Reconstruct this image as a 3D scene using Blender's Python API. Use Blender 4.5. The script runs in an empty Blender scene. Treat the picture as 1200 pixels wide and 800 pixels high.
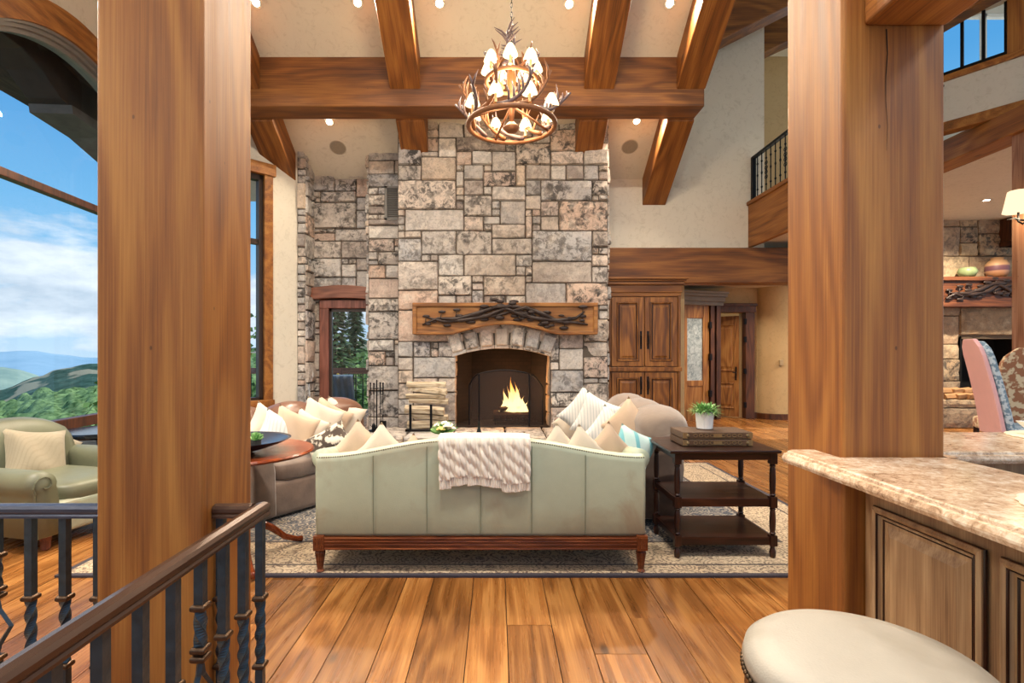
import bpy, math, random
from mathutils import Vector, Matrix, noise
PI = math.pi
random.seed(7)
sc = bpy.context.scene
COL = sc.collection

# ------------------------------------------------------------------ camera, world, sun, exposure
H = 1.45
F = 620.0
cam_d = bpy.data.cameras.new('camera'); cam = bpy.data.objects.new('camera', cam_d); COL.objects.link(cam)
cam.location = (0, 0, H); cam.rotation_euler = (PI / 2, 0, 0)
cam_d.sensor_width = 36; cam_d.lens = F / 1200 * 36
cam_d.shift_x = (600 - 582) / 1200; cam_d.shift_y = (414 - 400) / 1200
cam_d.clip_start = 0.05; cam_d.clip_end = 60000
sc.camera = cam
sc.view_settings.view_transform = 'Standard'; sc.view_settings.look = 'None'
sc.view_settings.gamma = 1; sc.view_settings.exposure = 0.35
sc.view_settings.use_curve_mapping = False

SKY_STRENGTH = 0.95
SUN_ENERGY = 3.6
CAN_POWER = 44
FILL_POWER = 60
WASH_POWER = 48

def at(u, v, D):
    """world point seen at pixel (u, v) at depth D"""
    return Vector(((u - 582) * D / F, D, H + (414 - v) * D / F))

def lin(h):
    h = h.lstrip('#'); out = []
    for i in (0, 2, 4):
        c = int(h[i:i + 2], 16) / 255
        out.append(c / 12.92 if c <= .04045 else ((c + .055) / 1.055) ** 2.4)
    return (*out, 1)

class NT:
    """small node-tree writer"""
    def __init__(s, tree): s.t = tree; s.n = tree.nodes; s.l = tree.links; s.n.clear()
    def add(s, typ, **kw):
        n = s.n.new(typ)
        for k, v in kw.items(): setattr(n, k, v)
        return n
    def link(s, a, b): s.l.new(a, b)
    def setin(s, sock, v):
        if hasattr(v, 'is_output'): s.link(v, sock)
        else: sock.default_value = v
    def math(s, op, a, b=0.0, c=0.0, clamp=False):
        n = s.add('ShaderNodeMath', operation=op, use_clamp=clamp)
        s.setin(n.inputs[0], a); s.setin(n.inputs[1], b)
        if op in ('MULTIPLY_ADD', 'SMOOTH_MIN', 'COMPARE'): s.setin(n.inputs[2], c)
        return n.outputs[0]
    def vmath(s, op, a, b=(0, 0, 0)):
        n = s.add('ShaderNodeVectorMath', operation=op)
        s.setin(n.inputs[0], a)
        if op == 'SCALE': s.setin(n.inputs[3], b)
        else: s.setin(n.inputs[1], b)
        return n.outputs[0]
    def mix(s, f, a, b, blend='MIX'):
        n = s.add('ShaderNodeMix', data_type='RGBA', blend_type=blend)
        s.setin(n.inputs[0], f); s.setin(n.inputs[6], a); s.setin(n.inputs[7], b)
        return n.outputs[2]
    def noise(s, vec, scale=5, detail=4, rough=.5, dist=0):
        n = s.add('ShaderNodeTexNoise')
        if vec is not None: s.link(vec, n.inputs['Vector'])
        n.inputs['Scale'].default_value = scale; n.inputs['Detail'].default_value = detail
        n.inputs['Roughness'].default_value = rough; n.inputs['Distortion'].default_value = dist
        return n.outputs['Fac']
    def voronoi(s, vec, scale=5, feature='F1', rnd=1.0):
        n = s.add('ShaderNodeTexVoronoi', feature=feature)
        if vec is not None: s.link(vec, n.inputs['Vector'])
        n.inputs['Scale'].default_value = scale; n.inputs['Randomness'].default_value = rnd
        return n
    def ramp(s, fac, stops, interp='LINEAR'):
        n = s.add('ShaderNodeValToRGB'); cr = n.color_ramp; cr.interpolation = interp
        while len(cr.elements) < len(stops): cr.elements.new(.5)
        for e, (p, c) in zip(cr.elements, stops):
            e.position = p; e.color = c if isinstance(c, tuple) else lin(c)
        s.setin(n.inputs[0], fac)
        return n.outputs[0]
    def frange(s, v, a, b, c=0., d=1.):
        n = s.add('ShaderNodeMapRange'); s.setin(n.inputs[0], v)
        for i, x in zip((1, 2, 3, 4), (a, b, c, d)): n.inputs[i].default_value = x
        return n.outputs[0]
    def obj(s): return s.add('ShaderNodeTexCoord').outputs['Object']
    def scale(s, vec, sc_):
        n = s.add('ShaderNodeMapping'); s.link(vec, n.inputs[0]); n.inputs[3].default_value = sc_
        return n.outputs[0]
    def island(s): return s.add('ShaderNodeNewGeometry').outputs['Random Per Island']
    def bump(s, h, strength=.3, dist=.01):
        n = s.add('ShaderNodeBump'); s.setin(n.inputs['Height'], h)
        n.inputs['Strength'].default_value = strength; n.inputs['Distance'].default_value = dist
        return n.outputs[0]
    def sep(s, vec):
        n = s.add('ShaderNodeSeparateXYZ'); s.link(vec, n.inputs[0]); return n.outputs

def new_mat(name):
    m = bpy.data.materials.new(name); m.use_nodes = True
    return m, NT(m.node_tree)

def principled(t, color, rough=.5, metal=0., normal=None, **kw):
    p = t.add('ShaderNodeBsdfPrincipled'); o = t.add('ShaderNodeOutputMaterial')
    t.setin(p.inputs['Base Color'], color); t.setin(p.inputs['Roughness'], rough); t.setin(p.inputs['Metallic'], metal)
    if normal is not None: t.link(normal, p.inputs['Normal'])
    for k, v in kw.items(): t.setin(p.inputs[k.replace('_', ' ')], v)
    t.link(p.outputs[0], o.inputs[0]); return p

def M_plain(name, col, rough=.5, metal=0., nscale=20, namt=.12, bump=.1, **kw):
    m, t = new_mat(name); c = lin(col); v = t.obj()
    n = t.noise(v, nscale, 4)
    dk = tuple(x * (1 - namt * 1.6) for x in c[:3]) + (1,); lt = tuple(min(1, x * (1 + namt)) for x in c[:3]) + (1,)
    principled(t, t.mix(n, dk, lt), rough, metal, t.bump(n, bump, .004), **kw); return m

def M_wood(name, dark, mid, light, axis='Z', s=1.0, rough=.42, knots=.5, ring=1.0, board=0., bump=.12, rot=0):
    m, t = new_mat(name); v = t.obj(); isl = t.island()
    if rot:
        mp = t.add('ShaderNodeMapping'); t.link(v, mp.inputs[0]); mp.inputs[2].default_value = (rot, 0, 0); v = mp.outputs[0]
    off = t.math('MULTIPLY', isl, 37.0)
    comb = t.add('ShaderNodeCombineXYZ'); t.link(off, comb.inputs[0]); t.link(off, comb.inputs[1]); t.link(off, comb.inputs[2])
    v = t.vmath('ADD', v, comb.outputs[0])
    i = 'XYZ'.index(axis)
    def st(a, b): return tuple((b if k == i else a) * s for k in range(3))
    warp = t.noise(t.scale(v, st(2.2, .35)), 1, 2, .5, .4)
    rings = t.math('SINE', t.math('MULTIPLY', warp, 60 * ring))
    rings = t.frange(rings, -1, 1, 0, 1)
    broad = t.noise(t.scale(v, st(3.2, .5)), 1, 3, .55, .3)
    fine = t.noise(t.scale(v, st(130, 2.0)), 1, 3, .6)
    pore = t.noise(t.scale(v, st(22, 1.2)), 1, 4, .6, .2)
    f = t.math('ADD', t.math('MULTIPLY', rings, .13), t.math('MULTIPLY', broad, .34))
    f = t.math('ADD', f, t.math('MULTIPLY', fine, .38)); f = t.math('ADD', f, t.math('MULTIPLY', pore, .28))
    col = t.ramp(f, [(.38, dark), (.555, mid), (.74, light)])
    vv = t.frange(isl, 0, 1, 1 - board, 1 + board)
    col = t.mix(1.0, col, vv, 'MULTIPLY') if board else col
    if knots:
        vo = t.voronoi(t.scale(v, st(2.3, .9)), 1.0)
        k = t.frange(vo.outputs['Distance'], .035, .075, 1, 0)
        pick = t.math('GREATER_THAN', t.sep(vo.outputs['Color'])[0], 1 - knots)
        k = t.math('MULTIPLY', k, pick)
        col = t.mix(t.math('MULTIPLY', k, .75), col, lin('#2a1408'))
        vs = t.voronoi(t.scale(v, st(16, 9)), 1.0)
        k2 = t.math('MULTIPLY', t.frange(vs.outputs['Distance'], .05, .09, 1, 0), t.math('GREATER_THAN', t.sep(vs.outputs['Color'])[0], .86))
        col = t.mix(t.math('MULTIPLY', k2, .6), col, lin('#2a1408'))
    rr = t.frange(pore, 0, 1, rough - .06, rough + .12)
    principled(t, col, rr, 0, t.bump(t.math('ADD', fine, pore), bump, .003)); return m

def M_stone(name, warm=0.):
    m, t = new_mat(name); v = t.obj(); isl = t.island()
    off = t.math('MULTIPLY', isl, 91.0)
    comb = t.add('ShaderNodeCombineXYZ'); t.link(off, comb.inputs[0]); t.link(off, comb.inputs[2])
    v = t.vmath('ADD', v, comb.outputs[0])
    if warm:
        st = [(0, '#b49a7c'), (.2, '#a58868'), (.4, '#c9b08e'), (.6, '#95806a'), (.8, '#bf9f7e'), (1, '#a69482')]
    else:
        st = [(0, '#d6cfc6'), (.12, '#b5b1ac'), (.25, '#d8c3ac'), (.38, '#b9b7b5'), (.5, '#d2b49e'), (.6, '#e8dfd2'),
              (.72, '#aeaaa6'), (.82, '#d2c6b8'), (.92, '#a0938a'), (1, '#d8d0c6')]
    base = t.ramp(isl, st)
    lich = t.noise(v, 11, 8, .72, .6)
    patch = t.noise(v, 2.8, 3, .6, .3)
    lm = t.math('MULTIPLY', t.frange(lich, .45, .56, 0, 1), t.frange(patch, .34, .50, 0, 1))
    isd = t.math('FRACT', t.math('MULTIPLY', isl, 17.3))
    lm = t.math('MULTIPLY', lm, t.frange(isd, 0, 1, .2, 1.1))
    col = t.mix(t.math('MULTIPLY', lm, .95, clamp=True), base, lin('#46423f'))
    pale = t.frange(t.noise(v, 6, 5, .6), .5, .72, 0, .55)
    col = t.mix(pale, col, lin('#ded2c2') if not warm else lin('#dcc7a4'))
    grit = t.noise(v, 38, 6, .75)
    col = t.mix(t.math('MULTIPLY', t.frange(grit, .5, .66), .40), col, lin('#5c5650'))
    hgt = t.math('ADD', t.math('MULTIPLY', lich, 1.0), t.math('MULTIPLY', grit, .35))
    principled(t, col, .86, 0, t.bump(hgt, .65, .03)); return m

def M_leather(name, base, stain, rough=.42, amt=.6):
    m, t = new_mat(name); v = t.obj()
    n = t.noise(v, 1.6, 5, .6, .5); n2 = t.noise(v, 14, 5, .6); vo = t.voronoi(v, 160)
    c = lin(base); lt = tuple(min(1, x * 1.18) for x in c[:3]) + (1,)
    col = t.mix(n2, c, lt)
    col = t.mix(t.math('MULTIPLY', t.frange(n, .52, .74), amt), col, lin(stain))
    principled(t, col, t.frange(n2, 0, 1, rough - .06, rough + .14), 0, t.bump(t.math('ADD', vo.outputs['Distance'], n2), .12, .003)); return m

def M_fabric(name, a, b, scale=220, rough=.92, stripe=None, sheen=.25, mott=3.):
    m, t = new_mat(name); v = t.obj()
    n = t.noise(v, mott, 3); wv = t.noise(v, scale, 2)
    col = t.mix(t.frange(n, .46, .54) if mott > 12 else n, lin(a), lin(b))
    wv = t.math('ADD', t.math('MULTIPLY', wv, .35), t.math('MULTIPLY', t.noise(v, 13, 3, .6, 1.2), 1.6))
    if stripe:
        x = t.sep(v)[0]
        w = t.math('SINE', t.math('MULTIPLY', x, stripe[1]))
        col = t.mix(t.frange(w, stripe[2], stripe[2] + .25, 0, .8), col, lin(stripe[0]))
    principled(t, col, rough, 0, t.bump(wv, .35, .004), Sheen_Weight=sheen); return m

def M_emit(name, col, strength):
    m, t = new_mat(name); e = t.add('ShaderNodeEmission'); o = t.add('ShaderNodeOutputMaterial')
    e.inputs[0].default_value = lin(col); e.inputs[1].default_value = strength; t.link(e.outputs[0], o.inputs[0]); return m

def M_glass(name, tint='#f4faff', rough=.0, refl=.09):
    m, t = new_mat(name); tr = t.add('ShaderNodeBsdfTransparent'); g = t.add('ShaderNodeBsdfGlossy'); o = t.add('ShaderNodeOutputMaterial')
    tr.inputs[0].default_value = lin(tint); g.inputs['Roughness'].default_value = rough
    fr = t.add('ShaderNodeLayerWeight'); fr.inputs[0].default_value = .3
    mx = t.add('ShaderNodeMixShader'); t.link(t.math('MULTIPLY_ADD', t.math('POWER', fr.outputs['Facing'], 4.0), .12, .02), mx.inputs[0]); t.link(tr.outputs[0], mx.inputs[1]); t.link(g.outputs[0], mx.inputs[2])
    t.link(mx.outputs[0], o.inputs[0]); return m

# world: clear blue sky with a low band of cumulus
w = bpy.data.worlds.new('sky'); sc.world = w; w.use_nodes = True
t = NT(w.node_tree)
gen = t.add('ShaderNodeTexCoord').outputs['Generated']
z = t.sep(gen)[2]
skyc = t.ramp(t.frange(z, -.05, .6, 0, 1), [(0, '#c4dcea'), (.08, '#c9dfee'), (.2, '#aad2ec'), (.42, '#7dbae3'), (.7, '#4f98d2'), (1, '#4a8fcc')])
cv = t.scale(gen, (5.5, 5.5, 15))
cn = t.noise(cv, 1.0, 7, .58, .15)
band = t.ramp(t.frange(z, 0, .35, 0, 1), [(0, (.35,) * 3 + (1,)), (.10, (.75,) * 3 + (1,)), (.3, (1,) * 3 + (1,)), (.47, (.5,) * 3 + (1,)), (.62, (.0,) * 3 + (1,)), (1, (.0,) * 3 + (1,))])
cf = t.frange(t.math('ADD', cn, t.math('MULTIPLY', band, .28)), .56, .70, 0, 1)
shade = t.noise(t.scale(gen, (9, 9, 26)), 1.0, 5, .6)
cloudc = t.mix(t.frange(shade, .35, .65), lin('#c9d5e0'), lin('#fbfcfd'))
skyc = t.mix(cf, skyc, cloudc)
bg = t.add('ShaderNodeBackground'); t.link(skyc, bg.inputs[0]); bg.inputs[1].default_value = SKY_STRENGTH
o = t.add('ShaderNodeOutputWorld'); t.link(bg.outputs[0], o.inputs[0])

sd = bpy.data.lights.new('sun', 'SUN'); sd.energy = SUN_ENERGY; sd.angle = .01; sd.color = (1, .95, .86)
so = bpy.data.objects.new('sun', sd); COL.objects.link(so)
so.rotation_euler = Vector((-.62, -.42, -.9)).to_track_quat('-Z', 'Y').to_euler()

def area(name, loc, power, size, color=(1, .84, .66), aim=(0, 0, -1), parent=None, spread=PI):
    d = bpy.data.lights.new(name, 'AREA'); d.energy = power; d.shape = 'DISK'; d.size = size; d.color = color; d.spread = spread
    o = bpy.data.objects.new(name, d); COL.objects.link(o); o.location = loc
    o.rotation_euler = Vector(aim).to_track_quat('-Z', 'Y').to_euler()
    if parent: o.parent = parent
    return o
# unseen area lights added as fill, floating overhead without fixtures
for x, y, k in ((-3.7, 3.3, 1.5), (-4.1, 1.0, .75), (-4.1, -1.0, .45), (-2.4, -1.6, .35), (-.6, -1.0, .25), (1.2, -1.0, .12), (2.9, -.6, .35), (3.2, 1.6, .4)):
    area('added_fill_light', (x, y, 4.2), FILL_POWER * k, .3, (1, .92, .82))

# unseen tilted area lights added above the camera as frontal fill for the sofas
for x in (-1.7, -.5, .7, 1.8):
    area('added_wash_light', (x, 1.3, 6.8), WASH_POWER, .25, (1, .93, .84), aim=(0, .62, -1), spread=1.9)

# ------------------------------------------------------------------ mesh helpers
class MB:
    def __init__(s): s.v = []; s.f = []; s.m = []
    def face(s, idx, m=0): s.f.append(idx); s.m.append(m)
    def addv(s, pts): b = len(s.v); s.v.extend([tuple(p) for p in pts]); return b
    def box(s, x0, x1, y0, y1, z0, z1, m=0):
        b = s.addv([(x0, y0, z0), (x1, y0, z0), (x1, y1, z0), (x0, y1, z0), (x0, y0, z1), (x1, y0, z1), (x1, y1, z1), (x0, y1, z1)])
        for q in ((0, 3, 2, 1), (4, 5, 6, 7), (0, 1, 5, 4), (1, 2, 6, 5), (2, 3, 7, 6), (3, 0, 4, 7)): s.face([b + i for i in q], m)
        return s
    def obox(s, c, sx, sy, sz, R, m=0):
        """oriented box, R a 3x3 matrix"""
        b = s.addv([Vector(c) + R @ Vector((i * sx / 2, j * sy / 2, k * sz / 2)) for k in (-1, 1) for (i, j) in ((-1, -1), (1, -1), (1, 1), (-1, 1))])
        for q in ((0, 3, 2, 1), (4, 5, 6, 7), (0, 1, 5, 4), (1, 2, 6, 5), (2, 3, 7, 6), (3, 0, 4, 7)): s.face([b + i for i in q], m)
        return s
    def hexa(s, p, m=0):
        b = s.addv(p)
        for q in ((0, 3, 2, 1), (4, 5, 6, 7), (0, 1, 5, 4), (1, 2, 6, 5), (2, 3, 7, 6), (3, 0, 4, 7)): s.face([b + i for i in q], m)
        return s
    def loft(s, secs, closed=True, cap=True, m=0, ring=False):
        n = len(secs[0]); b = len(s.v)
        for q in secs: s.addv(q)
        k = len(secs)
        for i in range(k if ring else k - 1):
            i2 = (i + 1) % k
            for j in range(n if closed else n - 1):
                j2 = (j + 1) % n
                s.face([b + i * n + j, b + i * n + j2, b + i2 * n + j2, b + i2 * n + j], m)
        if cap and closed and not ring:
            s.face([b + j for j in range(n)][::-1], m); s.face([b + (k - 1) * n + j for j in range(n)], m)
        return s
    def prism(s, poly, f, d0, d1, m=0):
        """poly in (u,v), extruded along w; f(u,v,w)->xyz"""
        return s.loft([[f(u, v, d0) for u, v in poly], [f(u, v, d1) for u, v in poly]], m=m)
    def tube(s, pts, r, seg=8, m=0, ring=False):
        pts = [Vector(p) for p in pts]; n = len(pts); rr = r if isinstance(r, (list, tuple)) else [r] * n
        secs = []; prev = None
        for i, p in enumerate(pts):
            if ring: d = pts[(i + 1) % n] - pts[i - 1]
            else: d = pts[min(i + 1, n - 1)] - pts[max(i - 1, 0)]
            d = d.normalized() if d.length > 1e-9 else Vector((0, 0, 1))
            if prev is None:
                a = Vector((0, 0, 1)) if abs(d.z) < .9 else Vector((1, 0, 0)); e = d.cross(a).normalized()
            else:
                e = prev - d * prev.dot(d)
                e = e.normalized() if e.length > 1e-6 else d.orthogonal().normalized()
            prev = e; g = d.cross(e)
            secs.append([p + (e * math.cos(2 * PI * k / seg) + g * math.sin(2 * PI * k / seg)) * rr[i] for k in range(seg)])
        return s.loft(secs, m=m, ring=ring)
    def lathe(s, prof, c=(0, 0, 0), seg=24, m=0):
        secs = [[(c[0] + r * math.cos(2 * PI * k / seg), c[1] + r * math.sin(2 * PI * k / seg), c[2] + z) for k in range(seg)] for r, z in prof]
        return s.loft(secs, m=m)
    def grid(s, fn, nu, nv, m=0, wrapu=False):
        b = s.addv([fn(i / nu, j / nv) for j in range(nv + 1) for i in range(nu + (0 if wrapu else 1))]); w = nu + (0 if wrapu else 1)
        for j in range(nv):
            for i in range(nu):
                i2 = (i + 1) % w
                s.face([b + j * w + i, b + j * w + i2, b + (j + 1) * w + i2, b + (j + 1) * w + i], m)
        return s
    def sphere(s, c, r, seg=10, rings=6, m=0, sc_=(1, 1, 1)):
        return s.lathe_s([(max(.001, math.sin(PI * k / rings)) * r, -math.cos(PI * k / rings) * r) for k in range(rings + 1)], c, seg, m, sc_)
    def lathe_s(s, prof, c, seg, m, q):
        return s.loft([[(c[0] + q[0] * r * math.cos(2 * PI * k / seg), c[1] + q[1] * r * math.sin(2 * PI * k / seg), c[2] + q[2] * z) for k in range(seg)] for r, z in prof], m=m)
    def super(s, c, a, b_, h, n=3.5, R=None, seg=28, rings=14, m=0):
        """superellipsoid cushion of half sizes a, b_, h"""
        def sp(x, e): return math.copysign(abs(x) ** e, x)
        secs = []
        e = 2 / n
        for k in range(rings + 1):
            ph = -PI / 2 + PI * k / rings; cz = sp(math.sin(ph), e); cr = max(.002, sp(math.cos(ph), e))
            q = []
            for i in range(seg):
                th = 2 * PI * i / seg
                p = Vector((a * cr * sp(math.cos(th), e), b_ * cr * sp(math.sin(th), e), h * cz))
                if R is not None: p = R @ p
                q.append(Vector(c) + p)
            secs.append(q)
        return s.loft(secs, m=m)
    def pillow(s, w, h, th, c, R, m=0, n=14):
        """square cushion with pointed corners"""
        for sg in (1, -1):
            def fn(u, v):
                u = 2 * u - 1; v = 2 * v - 1
                x = u * (1 - .13 * (1 - v * v)); y = v * (1 - .13 * (1 - u * u))
                z = sg * th / 2 * (max(0, (1 - u ** 4) * (1 - v ** 4))) ** .55 * (1 + .12 * math.sin(5 * u + 3 * v + w * 20))
                return Vector(c) + R @ Vector((x * w / 2, y * h / 2, z))
            s.grid(fn, n, n, m)
        return s
    def xf(s, M):
        s.v = [tuple(M @ Vector(p)) for p in s.v]; return s
    def build(s, name, mats, parent=None, smooth=False, bevel=0, seg=2, sub=0, label=None, kind=None, cat=None, group=None, loc=None):
        me = bpy.data.meshes.new(name); me.from_pydata(s.v, [], s.f)
        if not isinstance(mats, (list, tuple)): mats = [mats]
        for mt in mats: me.materials.append(mt)
        me.polygons.foreach_set('material_index', s.m)
        if smooth: me.polygons.foreach_set('use_smooth', [True] * len(s.f))
        me.update()
        o = bpy.data.objects.new(name, me); COL.objects.link(o)
        if loc is not None:
            o.location = loc
        if parent is not None: o.parent = parent
        if bevel:
            b = o.modifiers.new('bevel', 'BEVEL'); b.width = bevel; b.segments = seg; b.limit_method = 'ANGLE'; b.angle_limit = math.radians(35)
            if smooth is False and seg > 1:
                me.polygons.foreach_set('use_smooth', [False] * len(s.f))
        if sub:
            b = o.modifiers.new('subdivision', 'SUBSURF'); b.levels = sub; b.render_levels = sub
        for k, vv in (('label', label), ('kind', kind), ('category', cat), ('group', group)):
            if vv: o[k] = vv
        return o

def thing(name, label, cat, loc=(0, 0, 0), rz=0, group=None):
    o = bpy.data.objects.new(name, None); COL.objects.link(o); o.location = loc; o.rotation_euler = (0, 0, rz)
    o.empty_display_size = .1; o['label'] = label; o['category'] = cat
    if group: o['group'] = group
    return o

def copy_tree(o, parent=None):
    c = o.copy(); COL.objects.link(c)
    if parent: c.parent = parent
    for ch in [x for x in COL.objects if x.parent == o]: copy_tree(ch, c)
    return c

def rotz(a): return Matrix.Rotation(a, 3, 'Z')
def R3(rx=0, ry=0, rz=0): return Matrix.Rotation(rz, 3, 'Z') @ Matrix.Rotation(ry, 3, 'Y') @ Matrix.Rotation(rx, 3, 'X')

# ------------------------------------------------------------------ materials
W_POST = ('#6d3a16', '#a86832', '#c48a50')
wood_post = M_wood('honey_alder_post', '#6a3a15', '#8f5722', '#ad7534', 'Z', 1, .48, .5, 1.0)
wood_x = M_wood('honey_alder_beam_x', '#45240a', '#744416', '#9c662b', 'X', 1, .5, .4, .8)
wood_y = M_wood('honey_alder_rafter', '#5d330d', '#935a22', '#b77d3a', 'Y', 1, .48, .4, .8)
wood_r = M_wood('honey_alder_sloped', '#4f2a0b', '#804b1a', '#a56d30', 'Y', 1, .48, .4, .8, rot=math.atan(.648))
wood_z = M_wood('knotty_cabinet_wood', '#4a270a', '#7e4c1b', '#a87032', 'Z', 1.4, .42, .6)
wood_cab = M_wood('greyed_bar_cabinet_wood', '#77593f', '#a0805c', '#c0a27a', 'Z', 1.6, .48, .5)
wood_dark = M_wood('dark_walnut', '#120704', '#28110a', '#442213', 'X', 2, .28, 0)
wood_darkz = M_wood('dark_walnut_legs', '#120704', '#28110a', '#402012', 'Z', 2, .3, 0)
wood_red = M_wood('reddish_trim', '#4a261b', '#7b4634', '#986050', 'Z', 1.2, .45, .3)
wood_redx = M_wood('reddish_lintel', '#4a2a1c', '#7b4a34', '#986650', 'X', 1.2, .45, .3)
wood_mahog = M_wood('mahogany_table', '#43180a', '#7a3415', '#a05028', 'X', 1.2, .16, 0)
wood_door = M_wood('hall_door_wood', '#5a2f10', '#96602c', '#b88548', 'Z', 1.4, .4, .5)
wood_casing = M_wood('dark_casing', '#2b150a', '#4e2a15', '#6a3e22', 'Z', 1.4, .4, .2)
wood_mantel = M_wood('mantel_wood', '#5a3412', '#8e5b27', '#ad7a3e', 'X', 1.2, .5, .3)
wood_sofa = M_wood('sofa_apron_wood', '#3a190b', '#6b3519', '#8e522c', 'X', 2, .3, 0)
wood_floor = M_wood('plank_floor', '#573314', '#885628', '#ae7a42', 'Y', 1.1, .25, .75, 1.0, .24, .2)
stone = M_stone('ledge_stone'); stone_w = M_stone('warm_stone', 1)
mortar = M_plain('mortar', '#5e544a', .95, 0, 30, .2, .5)
mortar_d = M_plain('dark_mortar', '#6b5a48', .95, 0, 30, .2, .5)
def M_plaster(name, a, b, c):
    m, t = new_mat(name); v = t.obj()
    n = t.noise(v, 1.4, 6, .62, .8); n2 = t.noise(v, 9, 6, .7, 1.4)
    col = t.mix(n, lin(a), lin(b)); col = t.mix(t.math('MULTIPLY', t.frange(n2, .52, .68), .35), col, lin(c))
    principled(t, col, .82, 0, t.bump(n2, .3, .006)); return m
plaster = M_plaster('trowelled_plaster', '#d8cfbc', '#e4dcc9', '#b2a68e')
plaster_l = M_plaster('pale_plaster', '#cfcac0', '#ddd8ce', '#b0a898')
plaster_h = M_plaster('hall_plaster', '#bf9f6f', '#cdb083', '#9c8058')
iron = M_plain('hammered_iron', '#3c4a54', .36, .5, 26, .35, .8)
iron_black = M_plain('black_iron', '#15161a', .45, .7, 30, .2, .4)
bronze = M_plain('bronze_collar', '#5a4636', .38, .8, 40, .3, .5)
handrail_m = M_plain('bronze_handrail', '#5a4438', .27, .55, 3, .25, .05)
bronze_frame = M_plain('bronze_window_frame', '#3a2a22', .4, .2, 6, .2, .05)
glass = M_glass('window_glass')
sage = M_leather('sage_leather', '#a5ae98', '#937e66', .36, .9)
sage_d = M_leather('olive_leather', '#6c6e58', '#544c3a', .38, .5)
nail = M_plain('antique_nails', '#5a4a38', .35, .8, 60, .3, .3)
chenille = M_fabric('taupe_chenille', '#66564a', '#8c7a6a', 120, .8, None, .5)
chenille_d = M_fabric('brown_chenille', '#4a382b', '#80695a', 90, .55, None, .6, 9)
leather_br = M_leather('brown_leather_back', '#684838', '#422c20', .28, .6)
pil_cream = M_fabric('cream_linen', '#c8b9a4', '#d6cab8', 260)
pil_tan = M_fabric('tan_silk', '#b4987c', '#c8b096', 260, .6)
pil_white = M_fabric('white_stripe', '#cfccc4', '#dad8d2', 260, .9, ('#b4b8b6', 220, .3))
pil_pat = M_fabric('leaf_pattern', '#4a3d33', '#cfc4b0', 90, .9, None, .2, 17)
pil_stripe = M_fabric('woven_stripe', '#9c9078', '#aca088', 200, .9, ('#9d927a', 300, .4))
teal_f = M_fabric('aqua_velvet', '#7cb0b4', '#c8d2cc', 150, .8, ('#4aa0ac', 60, .5))
knit = M_fabric('cable_knit', '#d6cdbf', '#e4ddd1', 300, .95)
white_cer = M_plain('white_ceramic', '#e8e8e4', .3, 0, 8, .04, .02)
black_m = M_plain('firebox_black', '#0c0a09', .95, 0, 12, .3, .3)

# ------------------------------------------------------------------ stone facing generator
def pack(nu, nv, mask, mw=6, mh=4, rnd=random):
    used = [[not mask(i, j) for i in range(nu)] for j in range(nv)]; out = []
    for j in range(nv):
        for i in range(nu):
            if used[j][i]: continue
            h = rnd.choice((1, 1, 2, 2, 3, 3, mh)); w = max(1, min(mw, int(rnd.choice((1, 1.4, 1.8, 2.3, 3)) * h)))
            while True:
                ok = i + w <= nu and all(not used[j][i + a] for a in range(w))
                if ok: break
                w -= 1
            if w < h and rnd.random() < .8: h = w
            hh = 1
            while hh < h and j + hh < nv and all(not used[j + hh][i + a] for a in range(w)): hh += 1
            for b in range(hh):
                for a in range(w): used[j + b][i + a] = True
            out.append((i, j, i + w, j + hh))
    return out

def one_stone(mb, f, u0, u1, v0, v1, d, m=0, skew=None):
    W, Hh = u1 - u0, v1 - v0; e = .016
    def pos(a, L):
        k = max(1, round((L - 2 * e) / .085)); q = [0, e]
        q += [e + (L - 2 * e) * i / k for i in range(1, k)]; q += [L - e, L]; return [a + x for x in q]
    us, vs = pos(u0, W), pos(v0, Hh); s = random.random() * 50
    nu, nv = len(us), len(vs); b = len(mb.v)
    tilt = (random.uniform(-.012, .012), random.uniform(-.012, .012))
    for j, v in enumerate(vs):
        for i, u in enumerate(us):
            edge = i in (0, nu - 1) or j in (0, nv - 1); near = i in (1, nu - 2) or j in (1, nv - 2)
            nn = noise.noise(Vector((u * 7 + s, v * 7, s))); n2 = noise.noise(Vector((u * 4, v * 4 + s, s * 2)))
            uu = u + (.010 * nn if edge or near else .012 * nn); vv = v + (.010 * n2)
            ci, cj = i in (0, nu - 1), j in (0, nv - 1)
            if ci and cj: uu += .010 * (1 if i == 0 else -1); vv += .010 * (1 if j == 0 else -1)
            if skew: uu, vv = skew(uu, vv)
            ww = -.012 if edge else d * (.70 if near else 1) + .022 * nn + tilt[0] * ((i / nu) * 2 - 1) + tilt[1] * ((j / nv) * 2 - 1)
            mb.v.append(tuple(f(uu, vv, ww)))
    for j in range(nv - 1):
        for i in range(nu - 1):
            mb.face([b + j * nu + i, b + j * nu + i + 1, b + (j + 1) * nu + i + 1, b + (j + 1) * nu + i], m)

def stonework(mb, f, W, Hh, gu=.125, gv=.105, hole=None, gap=.002, dep=(.02, .07), m=0, mw=6, mh=4):
    nu, nv = max(1, round(W / gu)), max(1, round(Hh / gv)); gu, gv = W / nu, Hh / nv
    U = [0] + [(i + random.uniform(-.22, .22)) * gu for i in range(1, nu)] + [W]
    V = [0] + [(j + random.uniform(-.22, .22)) * gv for j in range(1, nv)] + [Hh]
    mask = (lambda i, j: not hole((i + .5) * gu, (j + .5) * gv)) if hole else (lambda i, j: True)
    for i0, j0, i1, j1 in pack(nu, nv, mask, mw, mh):
        one_stone(mb, f, U[i0] + gap, U[i1] - gap, V[j0] + gap, V[j1] - gap, random.uniform(*dep), m)
    return mb

def zc(y): return 10.147 - .648 * y

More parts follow.
